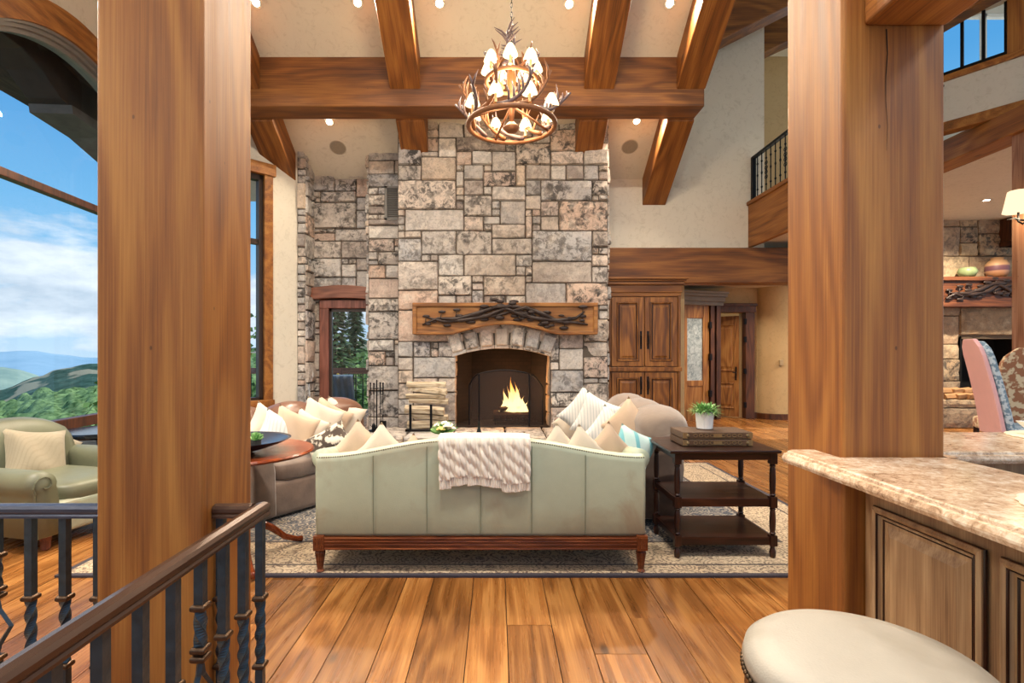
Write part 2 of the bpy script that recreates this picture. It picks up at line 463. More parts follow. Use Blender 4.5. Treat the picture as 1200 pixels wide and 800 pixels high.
def struct(mb, name, mat, **kw): return mb.build(name, mat, kind='structure', **kw)

# ------------------------------------------------------------------ floor
mb = MB(); mb.box(-6, 13, -3, 13, -.12, -.012, 1)
edges = [-1.01, -.809, -.579, -.403, -.1466, .0545, .293, .4735, .729, .9395, 1.2]
x = edges[0]
while x > -6: x -= random.choice((.18, .2, .23, .26)); edges.insert(0, x)
x = edges[-1]
while x < 13: x += random.choice((.18, .2, .23, .26)); edges.append(x)
for a, b in zip(edges, edges[1:]):
    y = -3 - random.random() * 2
    while y < 13:
        L = random.uniform(1.8, 4.2); y1 = min(13, y + L)
        mb.box(a + .0022, b - .0022, max(-3, y + .001), y1 - .001, -.02, random.uniform(-.0012, 0), 0); y = y1
struct(mb, 'floor', [wood_floor, black_m])

# ------------------------------------------------------------------ ceilings and roof
mb = MB()
mb.hexa([(-5.3, 3.2, zc(3.2)), (2.84, 3.2, zc(3.2)), (2.84, 9.3, zc(9.3)), (-5.3, 9.3, zc(9.3)),
         (-5.3, 3.2, zc(3.2) + .2), (2.84, 3.2, zc(3.2) + .2), (2.84, 9.3, zc(9.3) + .2), (-5.3, 9.3, zc(9.3) + .2)])
mb.hexa([(-5.3, -2.6, 4.6), (2.84, -2.6, 4.6), (2.84, 3.2, zc(3.2)), (-5.3, 3.2, zc(3.2)),
         (-5.3, -2.6, 4.8), (2.84, -2.6, 4.8), (2.84, 3.2, zc(3.2) + .2), (-5.3, 3.2, zc(3.2) + .2)])
mb.box(2.84, 7.2, -2.6, 12.6, 7.9, 8.1); mb.box(7.2, 13, -2.6, 9.5, 7.9, 8.1)
mb.box(2.9, 6.2, 9.06, 12.4, 2.92, 3.1); mb.box(6.8, 13, 4.5, 10.9, 4.19, 4.35)
struct(mb, 'ceiling', plaster)
mb = MB(); mb.hexa([(2.8, 8.9, zc(8.9)), (2.9, 8.9, zc(8.9)), (2.9, 3.4, 7.9), (2.8, 3.4, 7.9), (2.8, 8.9, 7.95), (2.9, 8.9, 7.95), (2.9, 3.4, 7.95), (2.8, 3.4, 7.95)])
struct(mb, 'wall_gable', plaster)

# ------------------------------------------------------------------ walls
def wall(name, P0, P1, z0, z1, th, holes, mat, kind=True, top=None):
    """plaster wall P0->P1, thickness th to its left, rectangular holes (u0,u1,z0,z1)"""
    P0 = Vector((*P0, 0)); P1 = Vector((*P1, 0)); d = (P1 - P0); L = d.length; d.normalize(); n = Vector((-d.y, d.x, 0))
    us = sorted({0, L, *[h[0] for h in holes], *[h[1] for h in holes]}); zs = sorted({z0, z1, *[h[2] for h in holes], *[h[3] for h in holes]})
    mb = MB()
    for a, b in zip(us, us[1:]):
        for c, e in zip(zs, zs[1:]):
            cu, cz = (a + b) / 2, (c + e) / 2
            if any(h[0] < cu < h[1] and h[2] < cz < h[3] for h in holes): continue
            p = [P0 + d * a, P0 + d * b, P0 + d * b + n * th, P0 + d * a + n * th]
            mb.hexa([(*q.xy, c) for q in p] + [(*q.xy, e) for q in p])
    return struct(mb, name, mat)

# stone wall with the patio door
mb = MB()
mb.box(-3.25, -2.93, 8.9, 9.2, 0, 4.7, 1); mb.box(-2.93, -2.0, 8.9, 9.2, 2.34, 4.7, 1); mb.box(-2.0, -1.5, 8.9, 9.2, 0, 4.7, 1)
fb = lambda u, v, w: (-3.1 + u, 8.9 - w, v)
stonework(mb, fb, 1.12, 4.5, hole=lambda u, v: (u > .17 and v < 2.5))
struct(mb, 'wall_back_left', [stone, mortar])
# stone return at the left corner
mb = MB(); mb.box(-3.25, -3.08, 8.5, 8.9, 0, 4.8, 1)
stonework(mb, lambda u, v, w: (-3.2 + u, 8.5 - w, v), .13, 4.7, gu=.13, gv=.13, mh=2)
stonework(mb, lambda u, v, w: (-3.08 + w, 8.5 + u, v), .4, 4.7, gu=.13, gv=.12, mw=3)
struct(mb, 'wall_corner', [stone, mortar])

dA = Vector((-.68, -.73, 0)).normalized(); P0 = Vector((-3.2, 8.5, 0)); LA = 2.24; P1 = P0 + dA * LA
dB = Vector((.071, -.9975, 0)).normalized()
nA = Vector((dA.y, -dA.x, 0)); nB = Vector((-1, -.071, 0)).normalized()       # outward
def fA(u, v, w): return P0 + dA * u + nA * (-w) + Vector((0, 0, v))           # w into the room
def fB(u, v, w): return P1 + dB * u + nB * (-w) + Vector((0, 0, v))
def seg(mb, f, u0, u1, z0, z1, w0, w1, m=0, z0b=None, z1b=None):
    z0b = z0 if z0b is None else z0b; z1b = z1 if z1b is None else z1b
    mb.hexa([f(u0, z0, w0), f(u1, z0b, w0), f(u1, z0b, w1), f(u0, z0, w1), f(u0, z1, w0), f(u1, z1b, w0), f(u1, z1b, w1), f(u0, z1, w1)], m); return mb
def arcseg(mb, f, S, z0, z1, w0, w1):
    return mb.loft([[f(s, z0(s), w0), f(s, z0(s), w1), f(s, z1(s), w1), f(s, z1(s), w0)] for s in S])
WA = (.53, 1.95)
mb = MB()
zA = lambda u: zc((P0 + dA * u).y) + .1
seg(mb, fA, 0, WA[0] - .1, 0, zA(0), -.2, 0, z1b=zA(.43)); seg(mb, fA, WA[0] - .1, WA[1] + .1, 4.3, zA(.43), -.2, 0, z1b=zA(2.05))
seg(mb, fA, WA[1] + .1, LA, 0, zA(2.05), -.2, 0, z1b=zA(LA)); seg(mb, fA, WA[0] - .1, WA[1] + .1, 0, .66, -.2, 0)
struct(mb, 'wall_left_far', plaster)
def ztop(s): return 4.86 - .3 * (s - 1.0) ** 2 if s < 2.9 else 3.78
mb = MB(); zB = lambda s: max(5, min(zc((P1 + dB * s).y), 8.0)) + .1
ss = [.1 + 2.8 * i / 20 for i in range(21)]
for a, b in zip(ss, ss[1:]): seg(mb, fB, a, b, ztop(a), zB(a), -.2, 0, z0b=ztop(b), z1b=zB(b))
seg(mb, fB, 0, .1, 0, zB(0), -.2, 0, z1b=zB(.1)); seg(mb, fB, .1, 2.9, 0, .1, -.2, 0)
seg(mb, fB, 2.9, 3.7, 0, zB(2.9), -.2, 0, z1b=zB(3.7)); seg(mb, fB, 3.7, 9.6, 0, 8.1, -.2, 0)
struct(mb, 'wall_left', plaster)
# window_1: arched bay window
wr = thing('window_1', 'x', 'x'); del wr['label'], wr['category']; wr['kind'] = 'structure'
mb = MB()
arcseg(mb, fB, ss, lambda s: ztop(s) - .02, lambda s: ztop(s) + .26, 0, .05)
struct(mb, 'window_casing', wood_y, parent=wr)
mb = MB()
for k, (zo, zi, w0, w1) in enumerate(((-.0, -.05, -.16, .02), (-.05, -.09, -.16, -.02), (-.09, -.14, -.16, -.06))):
    arcseg(mb, fB, ss, lambda s: ztop(s) + zi, lambda s: ztop(s) + zo, w0, w1)
grey_trim = M_plain('grey_metal_trim', '#8c8a86', .35, .3, 10, .1, .05)
struct(mb, 'window_head_trim', grey_trim, parent=wr)
mb = MB()
seg(mb, fB, .1, 2.9, 3.12, 3.2, -.14, -.04); seg(mb, fB, .1, 2.9, .62, .735, -.14, -.02); seg(mb, fB, .1, 2.9, .1, .2, -.14, -.02)
seg(mb, fB, .1, .2, .1, 4.62, -.14, -.02); seg(mb, fB, 2.8, 2.9, .1, 3.9, -.14, -.02)
struct(mb, 'window_frame', wood_casing, parent=wr, bevel=.006)
mb = MB()
arcseg(mb, fB, ss, lambda s: .2, lambda s: ztop(s) - .1, -.1, -.095)
struct(mb, 'window_glass', glass, parent=wr)
# window_2: tall window beyond the left post
wr = thing('window_2', 'x', 'x'); del wr['label'], wr['category']; wr['kind'] = 'structure'
mb = MB()
seg(mb, fA, WA[0] - .12, WA[0] + .01, .66, 4.3, -.02, .04); seg(mb, fA, WA[1] - .01, WA[1] + .12, .66, 4.3, -.02, .04)
seg(mb, fA, WA[0] - .16, WA[1] + .16, 4.18, 4.36, -.02, .06); seg(mb, fA, WA[0] - .12, WA[1] + .12, .62, .74, -.02, .1)
struct(mb, 'window_casing', wood_y, parent=wr, bevel=.006)
mb = MB()
seg(mb, fA, WA[0], WA[1], 3.12, 3.2, -.14, -.06); seg(mb, fA, WA[0], WA[0] + .07, .7, 4.2, -.14, -.03); seg(mb, fA, WA[1] - .07, WA[1], .7, 4.2, -.14, -.03)
seg(mb, fA, WA[0], WA[1], 4.1, 4.2, -.14, -.03); seg(mb, fA, WA[0], WA[1], .7, .78, -.14, -.03)
struct(mb, 'window_frame', bronze_frame, parent=wr)
mb = MB(); seg(mb, fA, WA[0], WA[1], .72, 4.18, -.1, -.095); struct(mb, 'window_glass', glass, parent=wr)

# wall right of the chimney, above and behind the cabinet
wall('wall_back_right', (1.6, 8.9), (4.43, 8.9), 0, 7.9, .2, [(1.48, 2.9, -1, 3.0)], plaster)
wall('wall_landing', (4.3, 11.5), (7.2, 11.5), 3.2, 7.9, .2, [], plaster_h)
wall('wall_gallery_back', (7.0, 9.4), (12.5, 9.4), 4.5, 7.9, .12, [(.85, 2.55, 6.0, 7.5)], plaster_l)
# hall behind the big header beam
wall('wall_hall', (2.9, 11.9), (9.0, 11.9), 0, 3.3, .15, [(2.08, 2.62, -1, 2.36)], plaster_h)
wall('wall_hall_left', (3.08, 12.0), (3.08, 9.1), 0, 3.0, .15, [], plaster_h)
wall('wall_study', (4.2, 13.3), (7, 13.3), 0, 3.3, .1, [], plaster_h)
mb = MB()
mb.loft([[(6.28 + .42 * math.cos(a), 11.9 + .36 * math.sin(a), z) for a in [PI + PI * k / 14 for k in range(15)]] for z in (0, 2.92)], closed=False)
struct(mb, 'wall_curved', plaster_h, smooth=True)
mb = MB(); mb.box(5.72, 5.84, 11.84, 11.9, 0, .13); 
mb.loft([[(6.28 + r * .44 * math.cos(a), 11.9 + r * .38 * math.sin(a), z) for r, z in ((1, 0), (1.05, 0), (1.05, .12), (1, .13))] for a in [PI + PI * k / 14 for k in range(15)]])
mb.box(6.7, 9, 11.84, 11.9, 0, .13)
struct(mb, 'baseboard_hall', wood_casing)
# gallery and dining side
mb = MB(); mb.box(4.23, 4.3, 5.2, 8.9, 3.23, 3.95); mb.box(4.2, 4.34, 5.2, 8.9, 3.93, 3.99)
mb.build('balcony_fascia', wood_y, label='brown wooden fascia board of the upper balcony beside the tall plaster wall', cat='fascia', bevel=.006)
mb = MB(); mb.loft([[(4.3, 5.15, z), (6.1, 7.4, z), (6.2, 11.5, z), (4.3, 11.5, z)] for z in (3.3, 3.93)]); struct(mb, 'floor_landing', plaster)

# ------------------------------------------------------------------ patio door
dr = thing('door_1', 'x', 'x'); del dr['label'], dr['category']; dr['kind'] = 'structure'
mb = MB(); mb.box(-2.95, -2.80, 8.8, 9.05, 0, 2.2); mb.box(-2.95, -2.0, 8.8, 9.05, 2.2, 2.34); mb.box(-2.05, -1.98, 8.8, 9.05, 0, 2.2)
struct(mb, 'door_frame', wood_red, parent=dr, bevel=.01)
mb = MB(); mb.box(-2.80, -2.76, 8.86, 8.92, .0, 2.2); mb.box(-2.1, -2.05, 8.86, 8.92, 0, 2.2); mb.box(-2.8, -2.05, 8.86, 8.92, 2.15, 2.2); mb.box(-2.8, -2.05, 8.86, 8.92, 0, .2)
struct(mb, 'door_leaf', bronze_frame, parent=dr)
mb = MB(); mb.box(-2.77, -2.08, 8.888, 8.892, .19, 2.16); struct(mb, 'door_glass', glass, parent=dr)
mb = MB()
n = 12; up = [(-3.08 + 1.04 * i / n, 2.53 + .05 * math.sin(PI * i / n)) for i in range(n + 1)]; lo = [(-3.08 + 1.04 * i / n, 2.335 + .03 * math.sin(PI * i / n)) for i in range(n, -1, -1)]
mb.prism(up + lo, lambda u, v, w: (u, w, v), 8.72, 8.9)
struct(mb, 'trim_1', wood_redx, bevel=.012)

# ------------------------------------------------------------------ fireplace
fp = thing('fireplace', 'tall grey and tan ledge stone fireplace with arched opening and raised hearth', 'fireplace', (.08, 8.05, 0))
def fpp(u, v, w): return Vector((u - .08, 8.05 - w - 8.05, v))     # world x,z -> local of fp
CX, HW, ZS, ZCR, HZ = .08, .725, 1.41, 1.53, .34
RR = (HW ** 2 + (ZCR - ZS) ** 2) / (2 * (ZCR - ZS)); ZO = ZCR - RR
def archz(x):
    return ZO + math.sqrt(RR * RR - (x - CX) ** 2)
mb = MB()
mb.box(-1.58, -.7, 0, .95, 0, 5.3, 1)
mb.v = [(x, y, z) for x, y, z in mb.v]
def lbox(mb, x0, x1, y0, y1, z0, z1, m=0): return mb.box(x0 - .08, x1 - .08, y0 - 8.05, y1 - 8.05, z0, z1, m)
mb = MB()
lbox(mb, -1.5, CX - HW, 8.05, 9.1, 0, 5.4, 1); lbox(mb, CX + HW, 1.69, 8.05, 9.1, 0, 5.4, 1); lbox(mb, CX - HW, CX + HW, 8.05, 9.1, ZCR, 5.4, 1)
xs = [CX - HW + 2 * HW * i / 16 for i in range(17)]
for a, b in zip(xs, xs[1:]):
    mb.hexa([(a - .08, 0, archz(a)), (b - .08, 0, archz(b)), (b - .08, .3, archz(b)), (a - .08, .3, archz(a)), (a - .08, 0, ZCR), (b - .08, 0, ZCR), (b - .08, .3, ZCR), (a - .08, .3, ZCR)], 1)
def fhole(u, v):
    x = u - 1.5; z = v + .2
    if abs(x - CX) < HW + .02 and z < ZS + .05: return True
    if abs(x - CX) < HW - .02 and ZS - .1 < z < 1.78: return math.hypot(x - CX, z - ZO) < RR + .22
    return False
stonework(mb, lambda u, v, w: (u - 1.5 - .08, -w, v + .2), 3.19, 5.1, gu=.13, gv=.11, hole=fhole, mw=7)
# side faces
stonework(mb, lambda u, v, w: (1.69 - .08 + w, u, v + .2), .85, 5.1)
# left pier, set back
lbox(mb, -2.06, -1.5, 8.5, 9.1, 0, 5.0, 1)
stonework(mb, lambda u, v, w: (-2.06 - .08 + u, .45 - w, v), .56, 4.85, hole=lambda u, v: .27 < u < .56 and 3.58 < v < 4.12)
stonework(mb, lambda u, v, w: (-2.06 - .08 - w, .45 + u, v), .4, 4.85)
mb.build('chimney_stonework', [stone, mortar], parent=fp)
mb = MB()
n = 7; a0 = math.asin((HW + .03) / RR)
for k in range(n):
    a1 = -a0 + 2 * a0 * k / n; a2 = -a0 + 2 * a0 * (k + 1) / n
    def skew(u, v, a1=a1, a2=a2): 
        a = a1 + (a2 - a1) * u; r = RR + v; return (CX + r * math.sin(a), ZO + r * math.cos(a))
    s = random.random() * 9; b = len(mb.v); N = 6; out = .36 + random.uniform(-.03, .03)
    for j in range(N + 1):
        for i in range(N + 1):
            u, v = i / N, j / N; e = i in (0, N) or j in (0, N); uu = .012 + .976 * u; x, z = skew(uu, v * out)
            nn = noise.noise(Vector((x * 8, z * 8, s)))
            mb.v.append((x - .08 + .004 * nn, -(-.02 if e else .065 + .02 * nn), z))
    for j in range(N):
        for i in range(N): mb.face([b + j * (N + 1) + i, b + j * (N + 1) + i + 1, b + (j + 1) * (N + 1) + i + 1, b + (j + 1) * (N + 1) + i])
    # soffit of the stone
    q = [skew(.02, 0), skew(.98, 0)]
    mb.hexa([(q[0][0] - .08, -.03, q[0][1]), (q[1][0] - .08, -.03, q[1][1]), (q[1][0] - .08, .2, q[1][1]), (q[0][0] - .08, .2, q[0][1]),
             (q[0][0] - .08, -.03, q[0][1] + .05), (q[1][0] - .08, -.03, q[1][1] + .05), (q[1][0] - .08, .2, q[1][1] + .05), (q[0][0] - .08, .2, q[0][1] + .05)])
mb.build('arch_stones', stone, parent=fp, label='grey wedge-cut arch stones over the opening')
# jambs of the opening in stone, firebox behind
stonework(MB(), lambda u, v, w: (CX - HW - .08 + w * .6, u, v + HZ), .3, 1.1).build('opening_jamb', stone_w, parent=fp)
stonework(MB(), lambda u, v, w: (CX + HW - .08 - w * .6, u, v + HZ), .3, 1.1).build('opening_jamb', stone_w, parent=fp)
mb = MB()
yb = .85
for p in ([(-.75, .28), (-.5, yb)], [(-.5, yb), (.5, yb)], [(.5, yb), (.75, .28)]):
    (xa, ya), (xb_, yb2) = p
    mb.hexa([(xa, ya, HZ), (xb_, yb2, HZ), (xb_, yb2 + .04, HZ), (xa, ya + .04, HZ), (xa, ya, 1.6), (xb_, yb2, 1.6), (xb_, yb2 + .04, 1.6), (xa, ya + .04, 1.6)])
mb.box(-.75, .75, .28, .9, 1.55, 1.6); mb.box(-.72, .72, 0, .9, .2, HZ)
m_, t_ = new_mat('sooty_firebrick'); v_ = t_.obj(); br = t_.add('ShaderNodeTexBrick'); t_.link(t_.scale(v_, (1, 1, 1)), br.inputs[0])
mpn = t_.add('ShaderNodeMapping'); t_.link(v_, mpn.inputs[0]); mpn.inputs[2].default_value = (PI / 2, 0, 0); t_.link(mpn.outputs[0], br.inputs[0])
br.inputs['Scale'].default_value = 4; br.inputs['Color1'].default_value = lin('#241811'); br.inputs['Color2'].default_value = lin('#19110c'); br.inputs['Mortar'].default_value = lin('#15100c')
principled(t_, br.outputs[0], .95)
mb.build('firebox', m_, parent=fp, label='sooty brick firebox')
# raised hearth
mb = MB(); lbox(mb, -1.85, 1.5, 7.12, 8.04, 0, .26, 1)
stonework(mb, lambda u, v, w: (-1.85 - .08 + u, 7.12 - 8.05 - w, v), 3.35, .27, gu=.17, gv=.09, mw=4)
U = [-1.9, -1.25, -.62, .12, .68, 1.12, 1.55]
for a, b in zip(U, U[1:]): one_stone(mb, lambda u, v, w: (u - .08, v - 8.05, .31 + w * .5), a + .008, b - .008, 7.05, 8.04, .06)
for a, b in zip(U, U[1:]): one_stone(mb, lambda u, v, w: (u - .08, 7.08 - 8.05 - w, v), a + .008, b - .008, .235, .335, .03)
mb.build('hearth', [stone, mortar], parent=fp)
# mantel
mt0, mt1, mz = -1.24, 1.49, 2.197
mp = MB(); n = 24
lo = []
for i in range(n + 1):
    x = mt1 - (mt1 - mt0) * i / n; tt = abs(x - .12) / .78
    lo.append((x, 1.73 + (.155 * math.cos(min(tt, 1) * PI / 2) if tt < 1 else 0)))
mp.prism([(mt0, mz), (mt1, mz)] + lo, fpp, -.02, .24)
for x0, x1, z0, z1 in ((mt0, mt1, mz - .055, mz), (mt0, mt0 + .06, 1.731, mz - .055), (mt1 - .06, mt1, 1.731, mz - .055)):
    mp.prism([(x0, z0), (x1, z0), (x1, z1), (x0, z1)], fpp, .2, .275)
lo2 = [(x, z + .045) for x, z in lo][::-1]
mp.prism(lo + lo2, fpp, .22, .27)
mantel = mp.build('mantel', wood_mantel, parent=fp, bevel=.008, label='honey wood mantel beam with an arched lower edge')
vine = M_plain('carved_dark_vine', '#33241f', .5, .1, 30, .3, .5)
def vinework(f, x0, x1, z0, z1, sc_=1.0):
    mb = MB(); rs = random.Random(3)
    W, Hh = x1 - x0, z1 - z0
    def P(a, b, w=.02): return f(x0 + a * W, z0 + b * Hh, w)
    main = [((.03, .2), (.12, .45), (.22, .42), (.33, .62), (.45, .9), (.56, .93), (.64, .8), (.73, .45)),
            ((.05, .5), (.15, .32), (.27, .38), (.4, .55), (.5, .85), (.58, .62), (.66, .5), (.74, .32)),
            ((.97, .2), (.87, .3), (.8, .32), (.72, .6), (.62, .88), (.52, .7), (.44, .5), (.36, .62)),
            ((.95, .72), (.9, .45), (.8, .36), (.7, .42), (.6, .55), (.53, .78), (.46, .95), (.42, .9))]
    for c in main:
        pts = []
        for a, b in zip(c, c[1:]):
            for k in range(5):
                s = k / 5; pts.append(P(a[0] + (b[0] - a[0]) * s, a[1] + (b[1] - a[1]) * s, .012 + .03 * abs(math.sin(len(pts) * .5))))
        pts.append(P(*c[-1])); n = len(pts)
        mb.tube(pts, [(.012 + .020 * math.sin(PI * min(1, i / n * 1.2))) * sc_ for i in range(n)], 7)
        for k in range(1, n - 1, 3):
            p = pts[k]; a = rs.uniform(0, 2 * PI); L = rs.uniform(.08, .15) * sc_
            q = Vector(p) + (Vector(f(1, 0, 0)) - Vector(f(0, 0, 0))) * L * math.cos(a) + (Vector(f(0, 1, 0)) - Vector(f(0, 0, 0))) * L * .9 * math.sin(a)
            mb.tube([p, (Vector(p) + q) / 2 + Vector((0, -.01, .005)), q], [.007 * sc_, .006 * sc_, .004 * sc_], 5)
            mb.sphere(q, rs.uniform(.03, .05) * sc_, 8, 5, 0, (1.5, .35, .6))
    return mb
vinework(lambda u, v, w: fpp(u, v, .24 + w), mt0 + .07, mt1 - .07, 1.80, 2.17).build('carved_vine', vine, parent=mantel, smooth=True, label='dark carved twisting branches and leaves')
# supply grille
mb = MB()
lbox(mb, -1.79, -1.75, 8.44, 8.47, 3.58, 4.12); lbox(mb, -1.54, -1.50, 8.44, 8.47, 3.58, 4.12); lbox(mb, -1.79, -1.5, 8.44, 8.47, 3.58, 3.61); lbox(mb, -1.79, -1.5, 8.44, 8.47, 4.09, 4.12)
for k in range(16): lbox(mb, -1.76, -1.53, 8.45, 8.475, 3.62 + k * .03, 3.632 + k * .03)
mb.build('vent_grille', M_plain('grey_grille', '#77736d', .5, .2), parent=fp, label='grey slatted vent grille')

# ------------------------------------------------------------------ timber frame
def post(name, x0, x1, y0, y1, z1, label, mat=wood_post, cat='post', z0=0):
    t = thing(name, label, cat, ((x0 + x1) / 2, (y0 + y1) / 2, z0))
    hx, hy = (x1 - x0) / 2, (y1 - y0) / 2
    MB().box(-hx, hx, -hy, hy, 0, z1 - z0).build('post_body', mat, parent=t, bevel=.014, seg=3)
    return t
post('timber_post', -1.425, -1.046, 1.88, 2.26, 7.2, 'thick square honey timber post standing behind the black iron railing')
rp = post('timber_post', 1.283, 1.663, 1.96, 2.34, 7.2, 'thick square honey timber post rising out of the stone bar top')
mb = MB(); mb.box(-.115, .19, -1.9, -.19, 2.66, 3.1)
mb.build('bracket_beam', wood_y, parent=rp, bevel=.014, seg=3, label='short beam fixed to the front of the post')
mb = MB()
pts = [(-.03 + .004 * math.sin(k * 1.9), -.1915, 2.65 - k * .09) for k in range(6)]
mb.loft([[(p[0] - .0025 * (1 - i / 5), p[1], p[2]), (p[0], p[1] - .0012, p[2]), (p[0] + .0025 * (1 - i / 5), p[1], p[2])] for i, p in enumerate(pts)])
mb.build('drying_crack', black_m, parent=rp, label='dark drying crack below the bracket')
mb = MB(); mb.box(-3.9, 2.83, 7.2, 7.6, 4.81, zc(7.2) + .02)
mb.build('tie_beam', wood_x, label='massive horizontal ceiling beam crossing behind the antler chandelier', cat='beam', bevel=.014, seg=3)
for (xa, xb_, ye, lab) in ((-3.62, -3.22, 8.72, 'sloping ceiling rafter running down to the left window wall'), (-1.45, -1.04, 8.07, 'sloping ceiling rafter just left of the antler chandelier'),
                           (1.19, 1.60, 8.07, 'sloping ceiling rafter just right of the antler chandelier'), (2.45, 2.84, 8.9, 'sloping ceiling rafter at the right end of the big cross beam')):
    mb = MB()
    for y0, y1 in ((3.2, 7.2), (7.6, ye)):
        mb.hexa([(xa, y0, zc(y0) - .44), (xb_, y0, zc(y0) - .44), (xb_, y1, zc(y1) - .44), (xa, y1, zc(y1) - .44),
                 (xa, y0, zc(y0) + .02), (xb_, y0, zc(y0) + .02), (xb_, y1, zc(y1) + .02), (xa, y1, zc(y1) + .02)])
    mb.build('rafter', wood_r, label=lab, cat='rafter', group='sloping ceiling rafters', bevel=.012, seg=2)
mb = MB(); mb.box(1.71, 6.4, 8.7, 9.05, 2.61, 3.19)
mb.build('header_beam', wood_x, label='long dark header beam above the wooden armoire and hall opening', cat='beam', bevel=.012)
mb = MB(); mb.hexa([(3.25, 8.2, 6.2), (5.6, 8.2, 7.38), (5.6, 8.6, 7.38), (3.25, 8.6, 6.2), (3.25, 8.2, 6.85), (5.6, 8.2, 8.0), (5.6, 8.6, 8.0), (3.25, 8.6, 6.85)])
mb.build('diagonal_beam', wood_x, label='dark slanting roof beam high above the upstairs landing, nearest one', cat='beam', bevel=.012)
mb = MB()
pp = [(4.5 + 3.0 * i / 12, 7.15 + 1.0 * math.sin(PI * .5 * i / 12)) for i in range(13)]
mb.prism([(x, z - .3) for x, z in pp] + [(x, z + .25) for x, z in pp[::-1]], lambda u, v, w: (u, w, v), 10.0, 10.4)
mb.build('arched_beam', wood_x, label='curved wooden roof beam at the back of the upstairs landing', cat='beam', bevel=.012)

# outside: eave timbers over the arched window
OUT = thing('eave_timber', 'dark arched roof timber outside the tall left window', 'beam', tuple(P1))
def fO(u, v, w): return P1 + dB * u + nB * w + Vector((0, 0, v)) - Vector(P1)
mb = MB()
zz = lambda s: (4.78 - (.55 if s < 1.25 else .12) * (1.25 - max(s, .44)) ** 2) + .38
S = [-.6 + 5.6 * i / 20 for i in range(21)]
arcseg(mb, fO, S, lambda s: zz(s) - .38, lambda s: zz(s) + .12, .5, .9)
ext = M_plain('weathered_eave_wood', '#3a3029', .8, 0, 8, .3, .3)
mb.build('arch_timber', ext, parent=OUT, bevel=.01)
mb = MB()
arcseg(mb, fO, S, lambda s: zz(s) + .06, lambda s: zz(s) + .16, .16, 1.7)
mb.build('soffit_boards', M_wood('soffit', '#1e1713', '#3c3029', '#564538', 'Y', 2, .8, 0), parent=OUT)
mb = MB()
mb.prism([(-1.2, 4.1), (-.25, 4.32), (.4, 4.36), (.42, 4.46), (-1.2, 4.46)], fO, .45, .95)
mb.build('bracket', M_plain('grey_bracket_wood', '#6f655c', .8, 0, 8, .3, .3), parent=OUT, label='paler grey weathered bracket')

# ------------------------------------------------------------------ hall doors
def panel_loft(mb, f, u0, u1, v0, v1, w=.0, big=1.0, m=0, arch=0):
    """moulded raised panel: proud bead, recess, fielded centre"""
    secs = []; w += .0105
    for ins, ww in ((0, -.004), (0, .010), (.010, .016), (.020, .010), (.028, -.006), (.045, -.008), (.085, .008), (.09, .008)):
        i = ins * big; secs.append([f(u0 + i, v0 + i, w + ww * big), f(u1 - i, v0 + i, w + ww * big), f(u1 - i, v1 - i, w + ww * big), f(u0 + i, v1 - i, w + ww * big)])
    mb.loft(secs, m=m)
    return mb
dr = thing('door_2', 'x', 'x'); del dr['label'], dr['category']; dr['kind'] = 'structure'
fd = lambda u, v, w: (u, 11.5 + (u - 4.1) * .35 - w, v)
def fbox(mb, f, u0, u1, v0, v1, w0, w1, m=0): return mb.prism([(u0, v0), (u1, v0), (u1, v1), (u0, v1)], f, w0, w1, m)
mb = MB(); fbox(mb, fd, 3.9, 4.13, 0, 2.55, 0, .05); fbox(mb, fd, 4.52, 4.68, 0, 2.55, 0, .05); fbox(mb, fd, 4.1, 4.55, 2.22, 2.55, 0, .05); fbox(mb, fd, 4.1, 4.55, 0, .22, 0, .05); fbox(mb, fd, 4.1, 4.55, .74, .86, 0, .05); fbox(mb, fd, 4.1, 4.55, .2, .76, 0, .03)
struct(mb, 'door_leaf', wood_door, parent=dr, bevel=.005)
m_, t_ = new_mat('mottled_art_glass'); v_ = t_.obj(); n_ = t_.noise(v_, 9, 8, .75, 1.5)
principled(t_, t_.ramp(n_, [(.35, '#6c7a80'), (.5, '#a8b4b8'), (.68, '#d4dcdc')]), .35, 0, t_.bump(n_, .5, .01))
mb = MB(); fbox(mb, fd, 4.12, 4.53, .85, 2.23, .01, .02); struct(mb, 'door_glass', m_, parent=dr)
mb = MB(); fbox(mb, fd, 4.70, 4.80, 0, 2.6, -.02, .10); fbox(mb, fd, 4.84, 4.95, 0, 2.6, -.02, .12); fbox(mb, fd, 4.6, 4.96, 0, 2.6, -.05, .02)
struct(mb, 'door_jamb', wood_casing, parent=dr, bevel=.006)
for z_ in (.5, 1.3, 2.0):
    mb = MB(); fbox(mb, fd, 4.66, 4.72, z_, z_ + .14, .04, .13); struct(mb, 'hinge', iron_black, parent=dr)
mb = MB()
for k, (z0, z1, w1) in enumerate(((2.5, 2.58, .16), (2.58, 2.68, .22), (2.68, 2.74, .3), (2.74, 2.79, .34))): fbox(mb, fd, 3.9, 5.0 + .02 * k, z0, z1, -.05, w1)
struct(mb, 'door_crown', M_plain('grey_washed_crown', '#8c8780', .6, 0, 8, .15, .1), parent=dr, bevel=.006)
mb = MB(); mb.box(2.95, 3.95, 11.3, 11.45, 0, 2.9); struct(mb, 'wall_hall_panel', plaster_h)
dr = thing('door_3', 'x', 'x'); del dr['label'], dr['category']; dr['kind'] = 'structure'
mb = MB(); mb.box(5.52, 5.72, 11.72, 11.92, 0, 2.36); mb.box(4.93, 5.75, 11.72, 11.92, 2.36, 2.52); mb.box(4.93, 5.78, 11.7, 11.92, 2.5, 2.56); mb.box(4.9, 4.98, 11.74, 11.92, 0, 2.36)
struct(mb, 'door_casing', wood_casing, parent=dr, bevel=.008)
fe = lambda u, v, w: (5.5 - u * .42, 11.95 + u * .75 - w * .1, v)
fe = lambda u, v, w: (5.49 - u * .62 - w * .5, 11.98 + u * .42 - w * .8, v)
